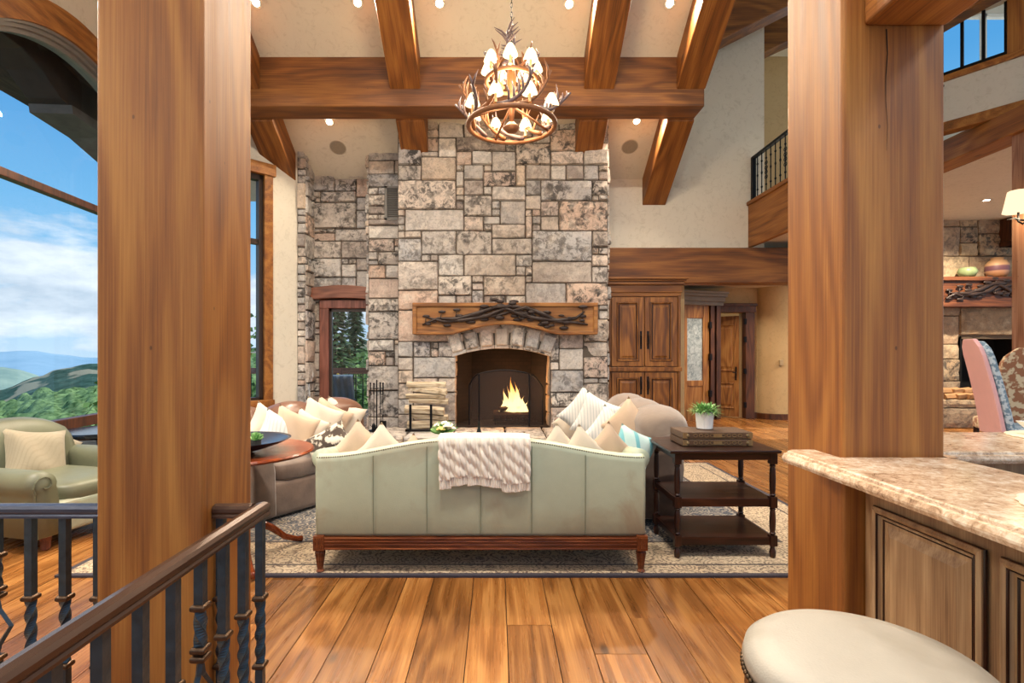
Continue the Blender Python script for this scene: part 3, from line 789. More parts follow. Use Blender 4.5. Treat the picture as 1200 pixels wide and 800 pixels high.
mb = MB(); fbox(mb, fe, 0, .85, .02, 2.3, 0, .04)
for a, b, c, e in ((.12, .73, .2, .78), (.12, .73, 1.05, 2.1)): panel_loft(mb, fe, a, b, c, e, .042, 1.2)
struct(mb, 'door_leaf', wood_door, parent=dr, bevel=.004)
mb = MB(); fbox(mb, fe, .06, .10, .85, 1.15, .04, .06); mb.tube([fe(.08, 1.02, .05), fe(.08, 1.02, .12), fe(.16, 1.02, .13)], .012, 8)
struct(mb, 'door_handle', iron_black, parent=dr)
for z_ in (.25, 1.0, 1.7, 2.1):
    mb = MB(); mb.box(5.485, 5.53, 11.70, 11.76, z_, z_ + .12); struct(mb, 'hinge', iron_black, parent=dr)
# thermostat on the curved wall
mb = MB(); mb.box(-.04, .04, -.02, .02, -.06, .06)
mb.build('wall_switch', M_plain('beige_switch', '#b9a07a', .5), loc=(6.2, 11.525, 1.25), bevel=.008, label='small beige wall switch plate on the curved hall wall', cat='switch')

# ------------------------------------------------------------------ rug
m_, t_ = new_mat('oriental_rug'); v_ = t_.obj(); xyz = t_.sep(v_)
hx, hy = 2.82, 1.775
dx = t_.math('SUBTRACT', hx, t_.math('ABSOLUTE', xyz[0])); dy = t_.math('SUBTRACT', hy, t_.math('ABSOLUTE', xyz[1]))
ed = t_.math('MINIMUM', dx, dy)
vo = t_.voronoi(t_.vmath('ADD', v_, t_.vmath('SCALE', t_.add('ShaderNodeTexNoise').outputs['Color'], .05)), 7.5)
pet = t_.math('SINE', t_.math('MULTIPLY', vo.outputs['Distance'], 34))
fine = t_.noise(v_, 26, 4, .7, 1.5)
mot = t_.frange(t_.math('ADD', t_.math('MULTIPLY', pet, .09), fine), .48, .60, 0, 1)
field = t_.mix(mot, lin('#2e3542'), lin('#a99c88'))
beige = t_.mix(t_.frange(t_.math('ADD', t_.math('MULTIPLY', pet, .07), t_.noise(v_, 34, 4, .7, 2)), .40, .53, 0, 1), lin('#5b4536'), lin('#c9b392'))
c1 = t_.mix(t_.math('GREATER_THAN', ed, .62), beige, field)
mask2 = t_.math('MULTIPLY', t_.math('GREATER_THAN', ed, .17), t_.math('LESS_THAN', ed, .19))
c1 = t_.mix(mask2, c1, lin('#3a2c28')); mask3 = t_.math('MULTIPLY', t_.math('GREATER_THAN', ed, .60), t_.math('LESS_THAN', ed, .63))
c1 = t_.mix(mask3, c1, lin('#3a2c28'))
c1 = t_.mix(t_.math('LESS_THAN', ed, .04), c1, lin('#2c2430'))
principled(t_, c1, .95, 0, t_.bump(t_.noise(v_, 400, 2), .4, .004), Sheen_Weight=.2)
mb = MB(); mb.box(-hx, hx, -hy, hy, 0, .014)
mb.build('area_rug', m_, loc=(-.04, 5.195, .001), label='large oriental rug with beige floral border under the sofas', cat='rug')

# ------------------------------------------------------------------ sage leather sofa seen from behind
SX0, SX1 = -1.183, .972; SC = (SX0 + SX1) / 2; SY = 3.47
sofa = thing('leather_sofa', 'pale sage green leather camelback sofa seen from behind on carved wooden legs', 'sofa', (SC, SY, .015))
hw = (SX1 - SX0) / 2
def ztop_s(x): return .775 + .108 * (.5 + .5 * math.cos(PI * min(1, max(0, (abs(x) - .18) / .88)))) - .015
seams = [-.74, -.39, -.04, .295, .645]
mb = MB(); nx = 120
for i in range(nx + 1):
    x = -hw + 2 * hw * i / nx
    g = min([abs(x - (s_ - SC * 0 + .1 - .06)) for s_ in [q for q in seams]] + [9])
    gr = .006 * math.exp(-(g / .008) ** 2); zt = ztop_s(x); e = min(1, (hw - abs(x)) / .02)
    pts = [(x, .01 + gr, .235), (x, -.004 + gr, .26), (x, -.012 + gr, .45), (x, -.016 + gr, zt - .04), (x, -.010, zt - .008), (x, .002, zt), (x, .03, zt + .012), (x, .07, zt + .008), (x, .11, zt - .02), (x, .12, zt - .08), (x, .16, .42), (x, .16, .24)]
    pts = [(a, b * (1 if b > 0 else 1), c) for a, b, c in pts]
    if i == 0: secs = []
    secs.append(pts)
mb.loft(secs)
mb.build('backrest', sage, parent=sofa, smooth=True)
for s_ in seams:
    mb = MB(); mb.tube([(s_ + .04, -.0175 + .006, .26), (s_ + .04, -.0225 + .006, .45), (s_ + .04, -.0265 + .006, ztop_s(s_ + .04) - .03)], .0028, 5)
    mb.build('back_seam', M_plain('seam_thread', '#79806c', .6), parent=sofa)
mb = MB()
k = int(2 * hw / .015)
for i in range(k + 1):
    x = -hw + .01 + (2 * hw - .02) * i / k; mb.sphere((x, -.008, ztop_s(x) - .006), .0052, 6, 4)
mb.build('nailhead_trim', nail, parent=sofa, smooth=True, label='row of dark antique nailheads')
for sg in (-1, 1):
    mb = MB(); secs = []
    for j in range(13):
        y = .06 + .84 * j / 12; zt = .775 - .07 * math.sin(min(1, j / 12) * PI * .5) + .01
        xo = hw + .015; r = .065
        q = [(sg * (xo - .16), y, .25), (sg * xo, y, .25), (sg * xo, y, zt - .12)]
        q += [(sg * (xo - .03 + r * math.cos(a)), y, zt - .05 + r * math.sin(a)) for a in [-.6 + k_ * (PI + .5) / 9 for k_ in range(10)]]
        q += [(sg * (xo - .14), y, zt - .13)]
        secs.append(q)
    mb.loft(secs); mb.build('armrest', sage, parent=sofa, smooth=True)
MB().box(-hw + .02, hw - .02, .1, .92, .17, .36).build('seat_frame', sage, parent=sofa, bevel=.02)
for k in range(3):
    mb = MB(); mb.super((-.62 + .62 * k, .52, .41), .305, .36, .085, 5); mb.build('seat_cushion', sage, parent=sofa, smooth=True)
mb = MB(); mb.box(-hw - .004, hw + .004, -.022, .03, .155, .236)
for z0, z1, w_ in ((.226, .236, .030), (.205, .214, .029), (.185, .193, .029), (.157, .168, .030)): mb.box(-hw + .06, hw - .06, -w_, 0, z0, z1)
mb.box(-hw - .004, -hw + .03, 0, .92, .155, .236); mb.box(hw - .03, hw + .004, 0, .92, .155, .236); mb.box(-hw, hw, .9, .92, .155, .236)
mb.build('apron', wood_sofa, parent=sofa, bevel=.004, label='reeded reddish wood apron rail')
for sx in (-1, 1):
    for y in (.02, .88):
        mb = MB(); cx = sx * (hw - .022)
        mb.box(cx - .034, cx + .034, y - .048, y + .03, .15, .245)
        secs = []
        for r, z in ((.020, .0), (.025, .006), (.016, .02), (.019, .03), (.028, .10), (.032, .13), (.024, .14), (.034, .152)):
            secs.append([(cx + r * (1 + .07 * (-1) ** q) * math.cos(2 * PI * q / 24), y - .006 + r * (1 + .07 * (-1) ** q) * math.sin(2 * PI * q / 24), z) for q in range(24)])
        mb.loft(secs)
        for q in range(6): mb.box(cx - .03 + q * .010, cx - .025 + q * .010, y - .053, y - .046, .165, .235)
        mb.build('leg', wood_sofa, parent=sofa, smooth=False, label='tapered fluted wooden leg')
# knitted throw hanging over the back
def throw_fn(u, v):
    x = -.385 + .60 * u + (.02 * (1 - v) if u < .5 else 0) - SC
    # v: 0 lower hem at the back, 1 hem over the seat side
    L = .34 + .30; hang = .315 + .012 * math.sin(u * 9 + 1) + (.02 if u > .7 else 0) - (.015 if .12 < u < .3 else 0)
    s = v * (hang + .42)
    zt = ztop_s(x) + .02
    fold = .006 * math.sin(u * 21) + .004 * math.sin(u * 47 + 1)
    if u < .04 or u > .96: fold -= .01
    amp = min(1, abs(s - hang) / .1)
    if s < hang - .03:
        y = -.034 - .012 + fold * (.4 + amp) - .010; z = zt - (hang - s)
    else:
        a = min(1, (s - hang + .03) / .20); y = -.046 + fold * .5 + a * .19; z = zt + .012 * math.sin(a * PI) - (max(0, s - hang - .17)); y = min(y, .145 + fold * .5)
    cab = math.sin(u * 2 * PI * 9); row = s * 75
    br = .0095 * abs(cab) ** .7 * (1 + .8 * math.sin(row + (3.1 if cab > 0 else 0) + u * 100)) if s > .055 else .004 * math.sin(u * 2 * PI * 40)
    return (x + .002 * math.sin(row * .7), y - br - .004, z)
throw = MB().grid(throw_fn, 190, 150)
o_ = throw.build('knit_throw', knit, smooth=True, loc=(SC, SY, .015), label='cream cable-knit throw draped over the sage leather sofa back', cat='blanket')
sm = o_.modifiers.new('thick', 'SOLIDIFY'); sm.thickness = .006; sm.offset = 1

# ------------------------------------------------------------------ brown sofas
def brown_sofa(name, label, loc, rz, L, back_m, seat_m, D=1.05, backh=.93, armh=.64, arms=(-1, 1)):
    """local: faces -y ; back at +y"""
    t = thing(name, label, 'sofa', loc, rz)
    hL = L / 2; hD = D / 2
    mb = MB(); mb.box(-hL + .04, hL - .04, -hD + .06, hD - .08, .02, .33)
    mb.build('base', seat_m, parent=t, bevel=.05, seg=4, smooth=True)
    mb = MB(); secs = []; n = 48
    for i in range(n + 1):
        x = -hL + .06 + (L - .12) * i / n
        u = (i / n) * 3; b = abs(math.sin(PI * u)) ** .6; endf = min(1, min(i, n - i) / 3 + .55)
        top = backh - .10 + .10 * b; th = (.11 + .06 * b) * endf
        cy = hD - .20; q = [(x, hD - .06, .1), (x, hD - .02, .45)]
        q += [(x, cy + .04 + (th + .06) * math.cos(a), top - .15 + .15 * math.sin(a) * (.9 + .1 * b)) for a in [-.3 + k * (PI + .55) / 11 for k in range(12)]]
        q += [(x, cy - th - .03, .55), (x, cy - th - .06, .35), (x, cy - .1, .1)]
        secs.append(q)
    mb.loft(secs); mb.build('backrest', back_m, parent=t, smooth=True)
    for k in range(3):
        w_ = (L - .44) / 3; cx = -hL + .22 + w_ * (k + .5)
        mb = MB(); mb.super((cx, -.12, .40), w_ / 2, hD - .17, .095, 5); mb.build('seat_cushion', seat_m, parent=t, smooth=True)
    for sg in arms:
        mb = MB(); secs = []
        for j in range(15):
            y = hD - .1 - (D - .14) * j / 14; f_ = j / 14; zt = armh + .12 * (1 - f_) ** 2 ; r = .115
            if j == 14: r = .10
            cx = sg * (hL - .10)
            q = [(cx - sg * .11, y, .04), (cx + sg * .10, y, .04), (cx + sg * .105, y, zt - .2)]
            q += [(cx + sg * (.02 + r * math.cos(a)), y, zt - r + r * math.sin(a)) for a in [-.3 + k * (PI + .4) / 9 for k in range(10)]]
            q += [(cx - sg * .10, y, zt - .22)]
            secs.append(q)
        mb.loft(secs); mb.build('armrest', seat_m, parent=t, smooth=True, bevel=.02)
    for sx in (-1, 1):
        for sy in (-1, 1):
            mb = MB(); mb.lathe([(.02, 0), (.03, .03), (.03, .05)], (sx * (hL - .12), sy * (hD - .14), 0), 12); mb.build('foot', wood_darkz, parent=t)
    return t
brown_sofa('chenille_sofa', 'taupe chenille sofa at the right with plump back cushions', (1.14, 5.55, .015), math.radians(-90 - 3), 2.2, chenille, chenille_d, backh=.97)
brown_sofa('chenille_sofa', 'brown sofa at the left with shiny leather back and many cream pillows', (-1.88, 5.43, .015), math.radians(58), 1.95, leather_br, chenille_d, arms=(-1,))

# pillows
def pillow(u, v, D, w, rx, ry, rz_, mat, label, group=None, th=.16, h=None, name='throw_pillow'):
    """square pillow standing on a corner or edge, centre seen at pixel u, v, depth D"""
    c = at(u, v, D); mb = MB(); R = R3(rx, ry, rz_)
    mb.pillow(w, h or w, th, (0, 0, 0), R)
    o = mb.build(name, mat, smooth=True, loc=tuple(c), label=label, cat='pillow', group=group); return o
r = math.radians
G1 = 'pillows on the left brown sofa'
pillow(313, 502, 5.1, .40, r(75), r(33), r(45), pil_cream, 'plain cream pillow at the near end of the left brown sofa, behind the white-striped one', G1)
pillow(327, 511, 4.85, .40, r(72), r(28), r(35), pil_white, 'white striped pillow at the near end of the left brown sofa', G1)
pillow(344, 508, 4.95, .44, r(74), r(25), r(40), pil_tan, 'tan silk pillow beside the white striped one on the left sofa', G1)
pillow(361, 505, 5.3, .36, r(74), r(30), r(30), pil_cream, 'small cream pillow in the middle of the left brown sofa', G1)
pillow(375, 497, 5.5, .46, r(78), r(26), r(42), pil_cream, 'large cream pillow in front of the patio door, leftmost of the far cluster', G1)
pillow(386, 496, 5.75, .46, r(78), r(30), r(40), pil_tan, 'tan pillow in the middle of the far cluster on the left sofa', G1)
pillow(400, 495, 6.0, .48, r(80), r(22), r(30), pil_cream, 'cream pillow at the far right end of the left sofa', G1)
pillow(384, 517, 4.95, .42, r(58), r(-28), r(20), pil_pat, 'dark and cream leaf-patterned lumbar pillow lying on the left sofa', None, .13, .26, 'lumbar_pillow')
G2 = 'pillows on the sage sofa'
for (u, v, D, w_, ry, m_, lb) in ((421, 522, 3.82, .40, 42, pil_tan, 'tan pillow peaking above the left end of the sage sofa back'), (447, 528, 3.78, .42, 45, pil_cream, 'cream pillow, second from left, peaking above the sage sofa back'),
                       (483, 533, 3.8, .34, 48, pil_tan, 'low tan pillow left of the knitted throw on the sage sofa'), (612, 531, 3.8, .34, 50, pil_tan, 'tan pillow just right of the knitted throw'),
                       (654, 527, 3.82, .40, 44, pil_cream, 'cream and tan pillow, second right of the knitted throw'), (683, 530, 3.78, .42, 40, pil_cream, 'cream piped pillow standing in front of the patterned one'), (713, 528, 3.84, .44, 47, pil_tan, 'tan pillow nearest the right end of the sage sofa back')):
    pillow(u, v + 7, D, w_ * .84, r(80), 0, r(4), m_, lb, G2, .15).rotation_euler = (0, r(ry), 0)
G3 = 'pillows on the right taupe sofa'
pillow(672, 496, 6.1, .42, r(74), r(40), r(-48), pil_cream, 'cream leaf-print pillow at the far end of the right taupe sofa', G3)
pillow(685, 486, 5.8, .46, r(78), r(40), r(-30), pil_white, 'white striped pillow, farther of two on the right taupe sofa', G3)
pillow(700, 491, 5.5, .46, r(78), r(22), r(-30), pil_white, 'white striped pillow, nearer of two on the right taupe sofa', G3)
pillow(714, 509, 5.0, .42, r(75), r(35), r(-25), pil_white, 'bright white pillow near the arm of the right taupe sofa', G3)
pillow(736, 500, 4.85, .40, r(75), r(42), r(-40), pil_tan, 'tan pillow leaning on the right taupe sofa back, beside the bright white one', G3)
pillow(741, 527, 4.2, .34, r(60), r(20), r(-30), teal_f, 'aqua and white striped pillow at the near arm of the right taupe sofa', G3)

# ------------------------------------------------------------------ three-tier end table, boxes, plant
tb = thing('end_table', 'dark walnut three-tier end table right of the sage sofa', 'table', (1.605, 3.97, .015))
MB().box(-.405, .365, -.32, .29, .742, .765).build('tabletop', wood_dark, parent=tb, bevel=.006)
mb = MB(); mb.box(-.33, .33, -.27, -.24, .69, .742); mb.box(-.33, .33, .21, .24, .69, .742); mb.box(-.35, -.33, -.25, .22, .69, .742); mb.box(.33, .35, -.25, .22, .69, .742)
mb.build('apron', wood_dark, parent=tb)
for z_ in (.375, .105):
    mb = MB(); mb.box(-.33, .33, -.245, .24, z_ + .022, z_ + .042); mb.box(-.33, .33, -.26, -.24, z_ - .015, z_ + .043); mb.box(-.345, -.325, -.25, .24, z_, z_ + .04); mb.box(.325, .345, -.25, .24, z_, z_ + .04)
    mb.build('shelf', wood_dark, parent=tb, bevel=.003)
for sx in (-1, 1):
    for y in (-.25, .235):
        mb = MB(); cx = sx * .335
        for z0, z1 in ((.66, .742), (.355, .43), (.085, .16)): mb.box(cx - .024, cx + .024, y - .024, y + .024, z0, z1)
        for a, b in ((.16, .355), (.43, .66)):
            L_ = b - a
            mb.lathe([(.012, a), (.022, a + .012), (.016, a + .022), (.019, a + .04), (.021, a + L_ / 2), (.019, b - .04), (.016, b - .022), (.022, b - .012), (.012, b)], (cx, y, 0), 14)
        mb.lathe([(.014, 0), (.02, .01), (.023, .04), (.014, .075), (.02, .085)], (cx, y, 0), 14)
        mb.build('leg', wood_darkz, parent=tb, bevel=.002)
box_m = M_leather('studded_brown_leather', '#4f3a2a', '#2a1c12', .4, .7); brass = M_plain('aged_brass', '#a08862', .35, .7, 40, .2, .2)
for k, (lb) in enumerate(('lower dark leather keepsake box of the pair on the end table', 'upper dark leather keepsake box of the pair on the end table, under the plant')):
    z0 = .782 + .052 * k
    bx = thing('keepsake_box', lb, 'box', (1.592, 3.95, z0), 0, 'keepsake boxes on the end table')
    mb = MB(); mb.box(-.252, .252, -.14, .14, 0, .049); mb.build('box_body', box_m, parent=bx, bevel=.006)
    mb = MB()
    for sx in (-1, 1):
        mb.box(sx * .235 - .016, sx * .235 + .016, -.1435, -.139, .004, .045)
        mb.sphere((sx * .215, -.144, .025), .012, 10, 5, 0, (1, .4, 1))
    mb.box(-.03, .03, -.1435, -.139, .012, .037)
    for i_ in range(40): mb.sphere((-.24 + .48 * i_ / 39, -.141, .004), .0022, 5, 3); mb.sphere((-.24 + .48 * i_ / 39, -.141, .045), .0022, 5, 3)
    mb.build('metal_mounts', brass, parent=bx)
    for i_ in range(9):
        if i_ == 4: continue
        mb = MB(); cx = -.16 + .04 * i_; mb.tube([(cx + .014 * math.cos(a), -.1415, .025 + .011 * math.sin(a)) for a in [2 * PI * q / 10 for q in range(10)]], .0022, 5, ring=True)
        mb.build('tooled_scroll', brass, parent=bx)
pl = thing('potted_plant', 'bushy green grass plant in a white pot on the leather boxes', 'plant', (1.56, 3.97, .887))
mb = MB(); mb.lathe([(.052, 0), (.058, .004), (.067, .125), (.063, .125), (.060, .1), (.001, .1)], (0, 0, 0), 28); mb.build('pot', white_cer, parent=pl, smooth=False)
m_, t_ = new_mat('grass_leaf'); v_ = t_.obj(); principled(t_, t_.mix(t_.island(), lin('#3f7c34'), lin('#9cc77a')), .5, 0, None, Subsurface_Weight=.0); leaf_m = m_
mb = MB(); rs = random.Random(5)
for i in range(520):
    a = rs.uniform(0, 2 * PI); el = rs.uniform(.15, 1.45); L_ = rs.uniform(.09, .16); b = Vector((rs.uniform(-.035, .035), rs.uniform(-.035, .035), .1))
    d = Vector((math.cos(a) * math.cos(el), math.sin(a) * math.cos(el), math.sin(el) * .8)); sd_ = d.cross(Vector((0, 0, 1))).normalized() * .004
    p1 = b + d * L_ * .55 + Vector((0, 0, .015)); p2 = b + d * L_ + Vector((0, 0, -.015))
    i0 = mb.addv([b - sd_ * .4, b + sd_ * .4, p1 + sd_, p1 - sd_, p2]); mb.face([i0, i0 + 1, i0 + 2, i0 + 3]); mb.face([i0 + 3, i0 + 2, i0 + 4])
mb.build('foliage', leaf_m, parent=pl)

# ------------------------------------------------------------------ pedestal table with dish
pt = thing('pedestal_table', 'round mahogany pedestal table half hidden by the left timber post', 'table', (-1.83, 3.72, .015))
MB().lathe([(.001, .725), (.49, .725), (.515, .735), (.52, .745), (.51, .757), (.001, .757)], (0, 0, 0), 64).build('tabletop', wood_mahog, parent=pt)
MB().lathe([(.09, .10), (.07, .13), (.05, .18), (.035, .22), (.06, .30), (.075, .38), (.05, .46), (.03, .52), (.04, .6), (.08, .66), (.12, .725)], (0, 0, 0), 28).build('pedestal', wood_mahog, parent=pt, smooth=True)
for a in (.75, -.9, 2.85, 4.2 - 1.0 - 6.0):
    c_, s_ = math.cos(a), math.sin(a)
    q = [(.05, .20), (.14, .22), (.24, .16), (.34, .07), (.43, .03), (.47, .025)]
    MB().tube([(c_ * x, s_ * x, z) for x, z in q], [.03, .03, .027, .022, .02, .022], 10).build('foot', wood_mahog, parent=pt, smooth=True, label='curved mahogany foot')
mb = MB(); mb.lathe([(.10, 0), (.11, .006), (.2, .03), (.30, .065), (.345, .088), (.35, .092), (.33, .086), (.2, .04), (.001, .018)], (0, 0, 0), 56)
mb.build('dish', M_plain('dark_blue_dish', '#40434e', .22, .3, 8, .3, .02), smooth=True, loc=(-1.78, 3.62, .774), label='wide shallow dark dish on the round mahogany table', cat='bowl')
su = thing('succulent', 'small bright green succulent in a dark pot standing in the dish', 'plant', (-1.64, 3.6, .803))
MB().lathe([(.03, 0), (.035, .003), (.036, .06), (.03, .06), (.001, .05)], (0, 0, 0), 20).build('pot', M_plain('dark_woven_pot', '#3b3a34', .8, 0, 80, .6, .8), parent=su)
mb = MB()
for i in range(60):
    a = rs.uniform(0, 2 * PI); el = rs.uniform(.3, 1.5); d = Vector((math.cos(a) * math.cos(el), math.sin(a) * math.cos(el), math.sin(el)))
    mb.tube([Vector((0, 0, .05)) + d * .01, Vector((0, 0, .05)) + d * .04, Vector((0, 0, .05)) + d * .065], [.005, .006, .001], 5)
mb.build('leaves', leaf_m, parent=su)

# ------------------------------------------------------------------ coffee table with flowers etc behind the sage sofa
ct = thing('coffee_table', 'low coffee table in front of the hearth, hidden behind the sage sofa', 'table', (-.25, 5.75, .015))
MB().box(-.7, .7, -.4, .4, .40, .45).build('tabletop', wood_dark, parent=ct, bevel=.01)
for sx in (-.62, .62):
    for sy in (-.32, .32): MB().lathe([(.03, 0), (.04, .1), (.03, .2), (.045, .4)], (sx, sy, 0), 12).build('leg', wood_darkz, parent=ct)
fl = thing('flower_vase', 'white flower arrangement with green leaves beside the knitted throw', 'flowers', (-.55, 5.6, .465))
MB().lathe([(.05, 0), (.08, .03), (.075, .08), (.05, .12), (.06, .14), (.045, .12), (.001, .02)], (0, 0, 0), 20).build('vase', white_cer, parent=fl, smooth=True)
petal = M_plain('white_petals', '#efeadb', .6, 0, 30, .08, .1); petal_y = M_plain('yellow_petals', '#d9cf7a', .6, 0, 30, .1, .1)
for k in range(7):
    a = k * 2 * PI / 6; c = Vector((.07 * math.cos(a), .07 * math.sin(a), .19 + .03 * (k % 2))) if k < 6 else Vector((0, 0, .24))
    mb = MB()
    for j in range(14):
        b = j * 2.4; rr_ = .01 + .002 * j; mb.sphere(c + Vector((rr_ * math.cos(b), rr_ * math.sin(b), .02 - .0015 * j)), .02, 7, 5, 0, (1, 1, .6))
    mb.build('blossom', petal_y if k == 4 else petal, parent=fl, smooth=True)
mb = MB()
for i in range(50):
    a = rs.uniform(0, 2 * PI); el = rs.uniform(.2, 1.2); d = Vector((math.cos(a) * math.cos(el), math.sin(a) * math.cos(el), math.sin(el))); s0 = Vector((0, 0, .12)); sd_ = d.orthogonal().normalized() * .015
    i0 = mb.addv([s0, s0 + d * .1 + sd_, s0 + d * .17, s0 + d * .1 - sd_]); mb.face([i0, i0 + 1, i0 + 2, i0 + 3])
mb.build('leaves', leaf_m, parent=fl)
MB().lathe([(.03, 0), (.036, .005), (.038, .05), (.034, .12), (.014, .18), (.012, .24), (.015, .245), (.001, .25)], (0, 0, 0), 20).build('bottle', M_plain('dark_green_bottle', '#1e2622', .12, .1, 5, .1, .0), smooth=True, loc=(-.19, 5.7, .465), label='small dark green bottle standing behind the knitted throw', cat='bottle')
pa = thing('serving_board', 'wooden board with small snacks left of the white flowers', 'tray', (-.72, 5.35, .465))
MB().box(-.2, .2, -.12, .12, 0, .02).build('board', wood_mantel, parent=pa, bevel=.008)
mb = MB()
for i in range(60): mb.sphere((rs.uniform(-.17, .17), rs.uniform(-.09, .09), .035 + rs.uniform(0, .03)), rs.uniform(.012, .024), 7, 5)
mb.build('snacks', M_plain('pinkish_snacks', '#c99a80', .7, 0, 30, .4, .3), parent=pa, smooth=True, kind='stuff')

# ------------------------------------------------------------------ armchair, pillows and table by the left window
ac = thing('armchair', 'olive green leather rolled-arm armchair behind the left railing', 'armchair', (-3.66, 4.4, 0), math.radians(-14))
MB().box(-.62, .50, -.46, .46, .10, .34).build('base', sage, parent=ac, bevel=.03, seg=3)
mb = MB(); mb.super((.0, 0, .38), .50, .33, .085, 5); mb.build('seat_cushion', sage_d, parent=ac, smooth=True)
for sg in (-1, 1):
    mb = MB(); secs = []
    for j in range(13):
        x = -.55 + 1.08 * j / 12; rr_ = .10 if j < 12 else .085; y0 = sg * .44; q = [(x, y0 - sg * .08, .12), (x, y0 + sg * .09, .12), (x, y0 + sg * .09, .40)]
        q += [(x, y0 + sg * (.03 + rr_ * math.cos(a)), .50 + rr_ * math.sin(a)) for a in [-.7 + k * (PI + 1.0) / 10 for k in range(11)]]; q += [(x, y0 - sg * .07, .38)]
        secs.append(q)
    am = mb.loft(secs).build('armrest', sage_d, parent=ac, smooth=True)
    mb = MB(); mb.tube([(.535, sg * .44 + sg * (.03 + r_ * math.cos(a)), .50 + r_ * math.sin(a)) for r_, a in [(.085 - .006 * k, -.7 + k * .55) for k in range(12)]], .006, 5)
    mb.tube([(.53, sg * .44 + sg * .10, .46), (.53, sg * .44 + sg * .09, .3), (.53, sg * .44 + sg * .08, .12)], .006, 5)
    mb.build('arm_piping', sage_d, parent=am)
mb = MB(); secs = []
for j in range(17):
    y = -.46 + .92 * j / 16; b = math.sin(PI * j / 16) ** .5; top = .70 + .17 * b
    secs.append([(-.62, y, .12), (-.66, y, top - .1), (-.64, y, top), (-.55, y, top + .03), (-.45, y, top), (-.40, y, top - .1), (-.36, y, .42), (-.4, y, .12)])
mb.loft(secs).build('backrest', sage_d, parent=ac, smooth=True)
for x in (-.55, .44):
    for y in (-.40, .40):
        MB().lathe([(.022, 0), (.03, .01), (.032, .06), (.04, .10)], (x, y, 0), 12).build('leg', wood_red, parent=ac)
pillow(42, 535, 4.55, .50, r(70), r(10), r(70), pil_stripe, 'tan woven striped pillow in the olive armchair, the nearer one', 'pillows in the olive armchair', .2)
pillow(56, 528, 4.8, .44, r(70), r(38), r(60), pil_stripe, 'tan woven striped pillow in the olive armchair, the farther one tipped on a corner', 'pillows in the olive armchair', .16)
wt = thing('side_table', 'round black side table under the big left window', 'table', (-4.12, 5.55, 0))
MB().lathe([(.001, .60), (.40, .60), (.42, .615), (.42, .64), (.40, .655), (.001, .655)], (0, 0, 0), 48).build('tabletop', M_plain('black_lacquer', '#1c2024', .15, .1, 5, .2, .02), parent=wt)
MB().lathe([(.24, 0), (.24, .02), (.05, .05), (.04, .3), (.07, .58), (.15, .60)], (0, 0, 0), 24).build('pedestal', wood_darkz, parent=wt, smooth=True)

# ------------------------------------------------------------------ iron railings
def baluster(parent, x, y, style=0, z1=.85, th=.0135, top=.85, face=0.):
    """hammered square bar with a twisted section between two collars"""
    mb = MB(); secs = []
    def sq(z, ang, h=th): return [(x + h * 1.414 * math.cos(ang + PI / 4 + k * PI / 2), y + h * 1.414 * math.sin(ang + PI / 4 + k * PI / 2), z) for k in range(4)]
    if style == 0:
        zs = [.06, .29] + [.30 + .24 * k / 28 for k in range(29)] + [.55, .72, top]
        for z in zs:
            a = 0 if z < .3 else (2 * PI * 1.0 * min(1, (z - .30) / .24)); secs.append(sq(z, a))
        mb.loft(secs)
        cols = (.295, .545)
    else:
        zs = [.70] + [.70 - .13 * k / 16 for k in range(1, 17)]
        secs = [sq(top, 0), sq(.71, 0)] + [sq(z, 2 * PI * .6 * (.70 - z) / .13) for z in zs]
        mb.loft(secs[::-1])
        for sg in (-1, 1):
            q = [(0, .56), (.012, .50), (.055, .44), (.012, .37), (0, .32)]
            for w_ in (0,):
                mb.tube([(x + (sg * a if face == 0 else 0), y + (sg * a if face else 0), z) for a, z in q], .009, 4)
        mb.loft([sq(.06, 0), sq(.33, 0)])
        cols = (.70, .575, .55, .32)
    o = mb.build('baluster', iron, parent=parent)
    for z in cols:
        mb = MB(); mb.loft([sq(z + dz, 0, h) for dz, h in ((-.011, th + .003), (-.006, th + .009), (.006, th + .009), (.011, th + .003))])
        mb.build('collar', bronze, parent=o, bevel=.003)
    return o
def handrail(mb, p0, p1, z, wdt=.054, flip=1):
    p0, p1 = Vector(p0), Vector(p1); d = (p1 - p0).normalized(); n = Vector((-d.y, d.x))
    prof = [(-.5, -.04), (.5, -.04), (.5, -.032), (.42, -.026), (.5, -.018), (.5, -.006), (.36, .004), (0, .008), (-.36, .004), (-.5, -.006), (-.5, -.018), (-.42, -.026), (-.5, -.032)]
    mb.loft([[(*(p + n * a * wdt), z + b) for a, b in prof] for p in (p0, p1)])
RZ = .885
rl = thing('stair_railing', 'iron railing with dark bronze handrail running toward the camera at the left timber post', 'railing', (-.878, 1.4, 0))
def L(x, y): return (x + .878, y - 1.4)
mb = MB(); handrail(mb, L(-.878, .25), L(-.878, 1.992), RZ); handrail(mb, L(-1.044, 1.965), L(-.905, 1.965), RZ)
mb.build('handrail', handrail_m, parent=rl, label='dark bronze moulded handrail')
mb = MB(); mb.box(-.02, .02, -1.15, .58, .04, .06); mb.box(-.165, .0, .555, .575, .04, .06)
for y_ in (-1.1, -.3, .5): mb.box(-.02, .02, y_ - .02, y_ + .02, -.01, .06)
mb.build('bottom_rail', iron, parent=rl)
ys = [1.965 - .132 * k for k in range(13)]
for k, y_ in enumerate(ys):
    baluster(rl, 0, y_ - 1.4, 1 if k in (3, 9) else 0, face=1, top=RZ - .035)
baluster(rl, -.145, .565, 0, top=RZ - .035)
r2 = thing('stair_railing', 'level iron railing left of the left timber post, in front of the olive armchair', 'railing', (-2.2, 1.965, 0))
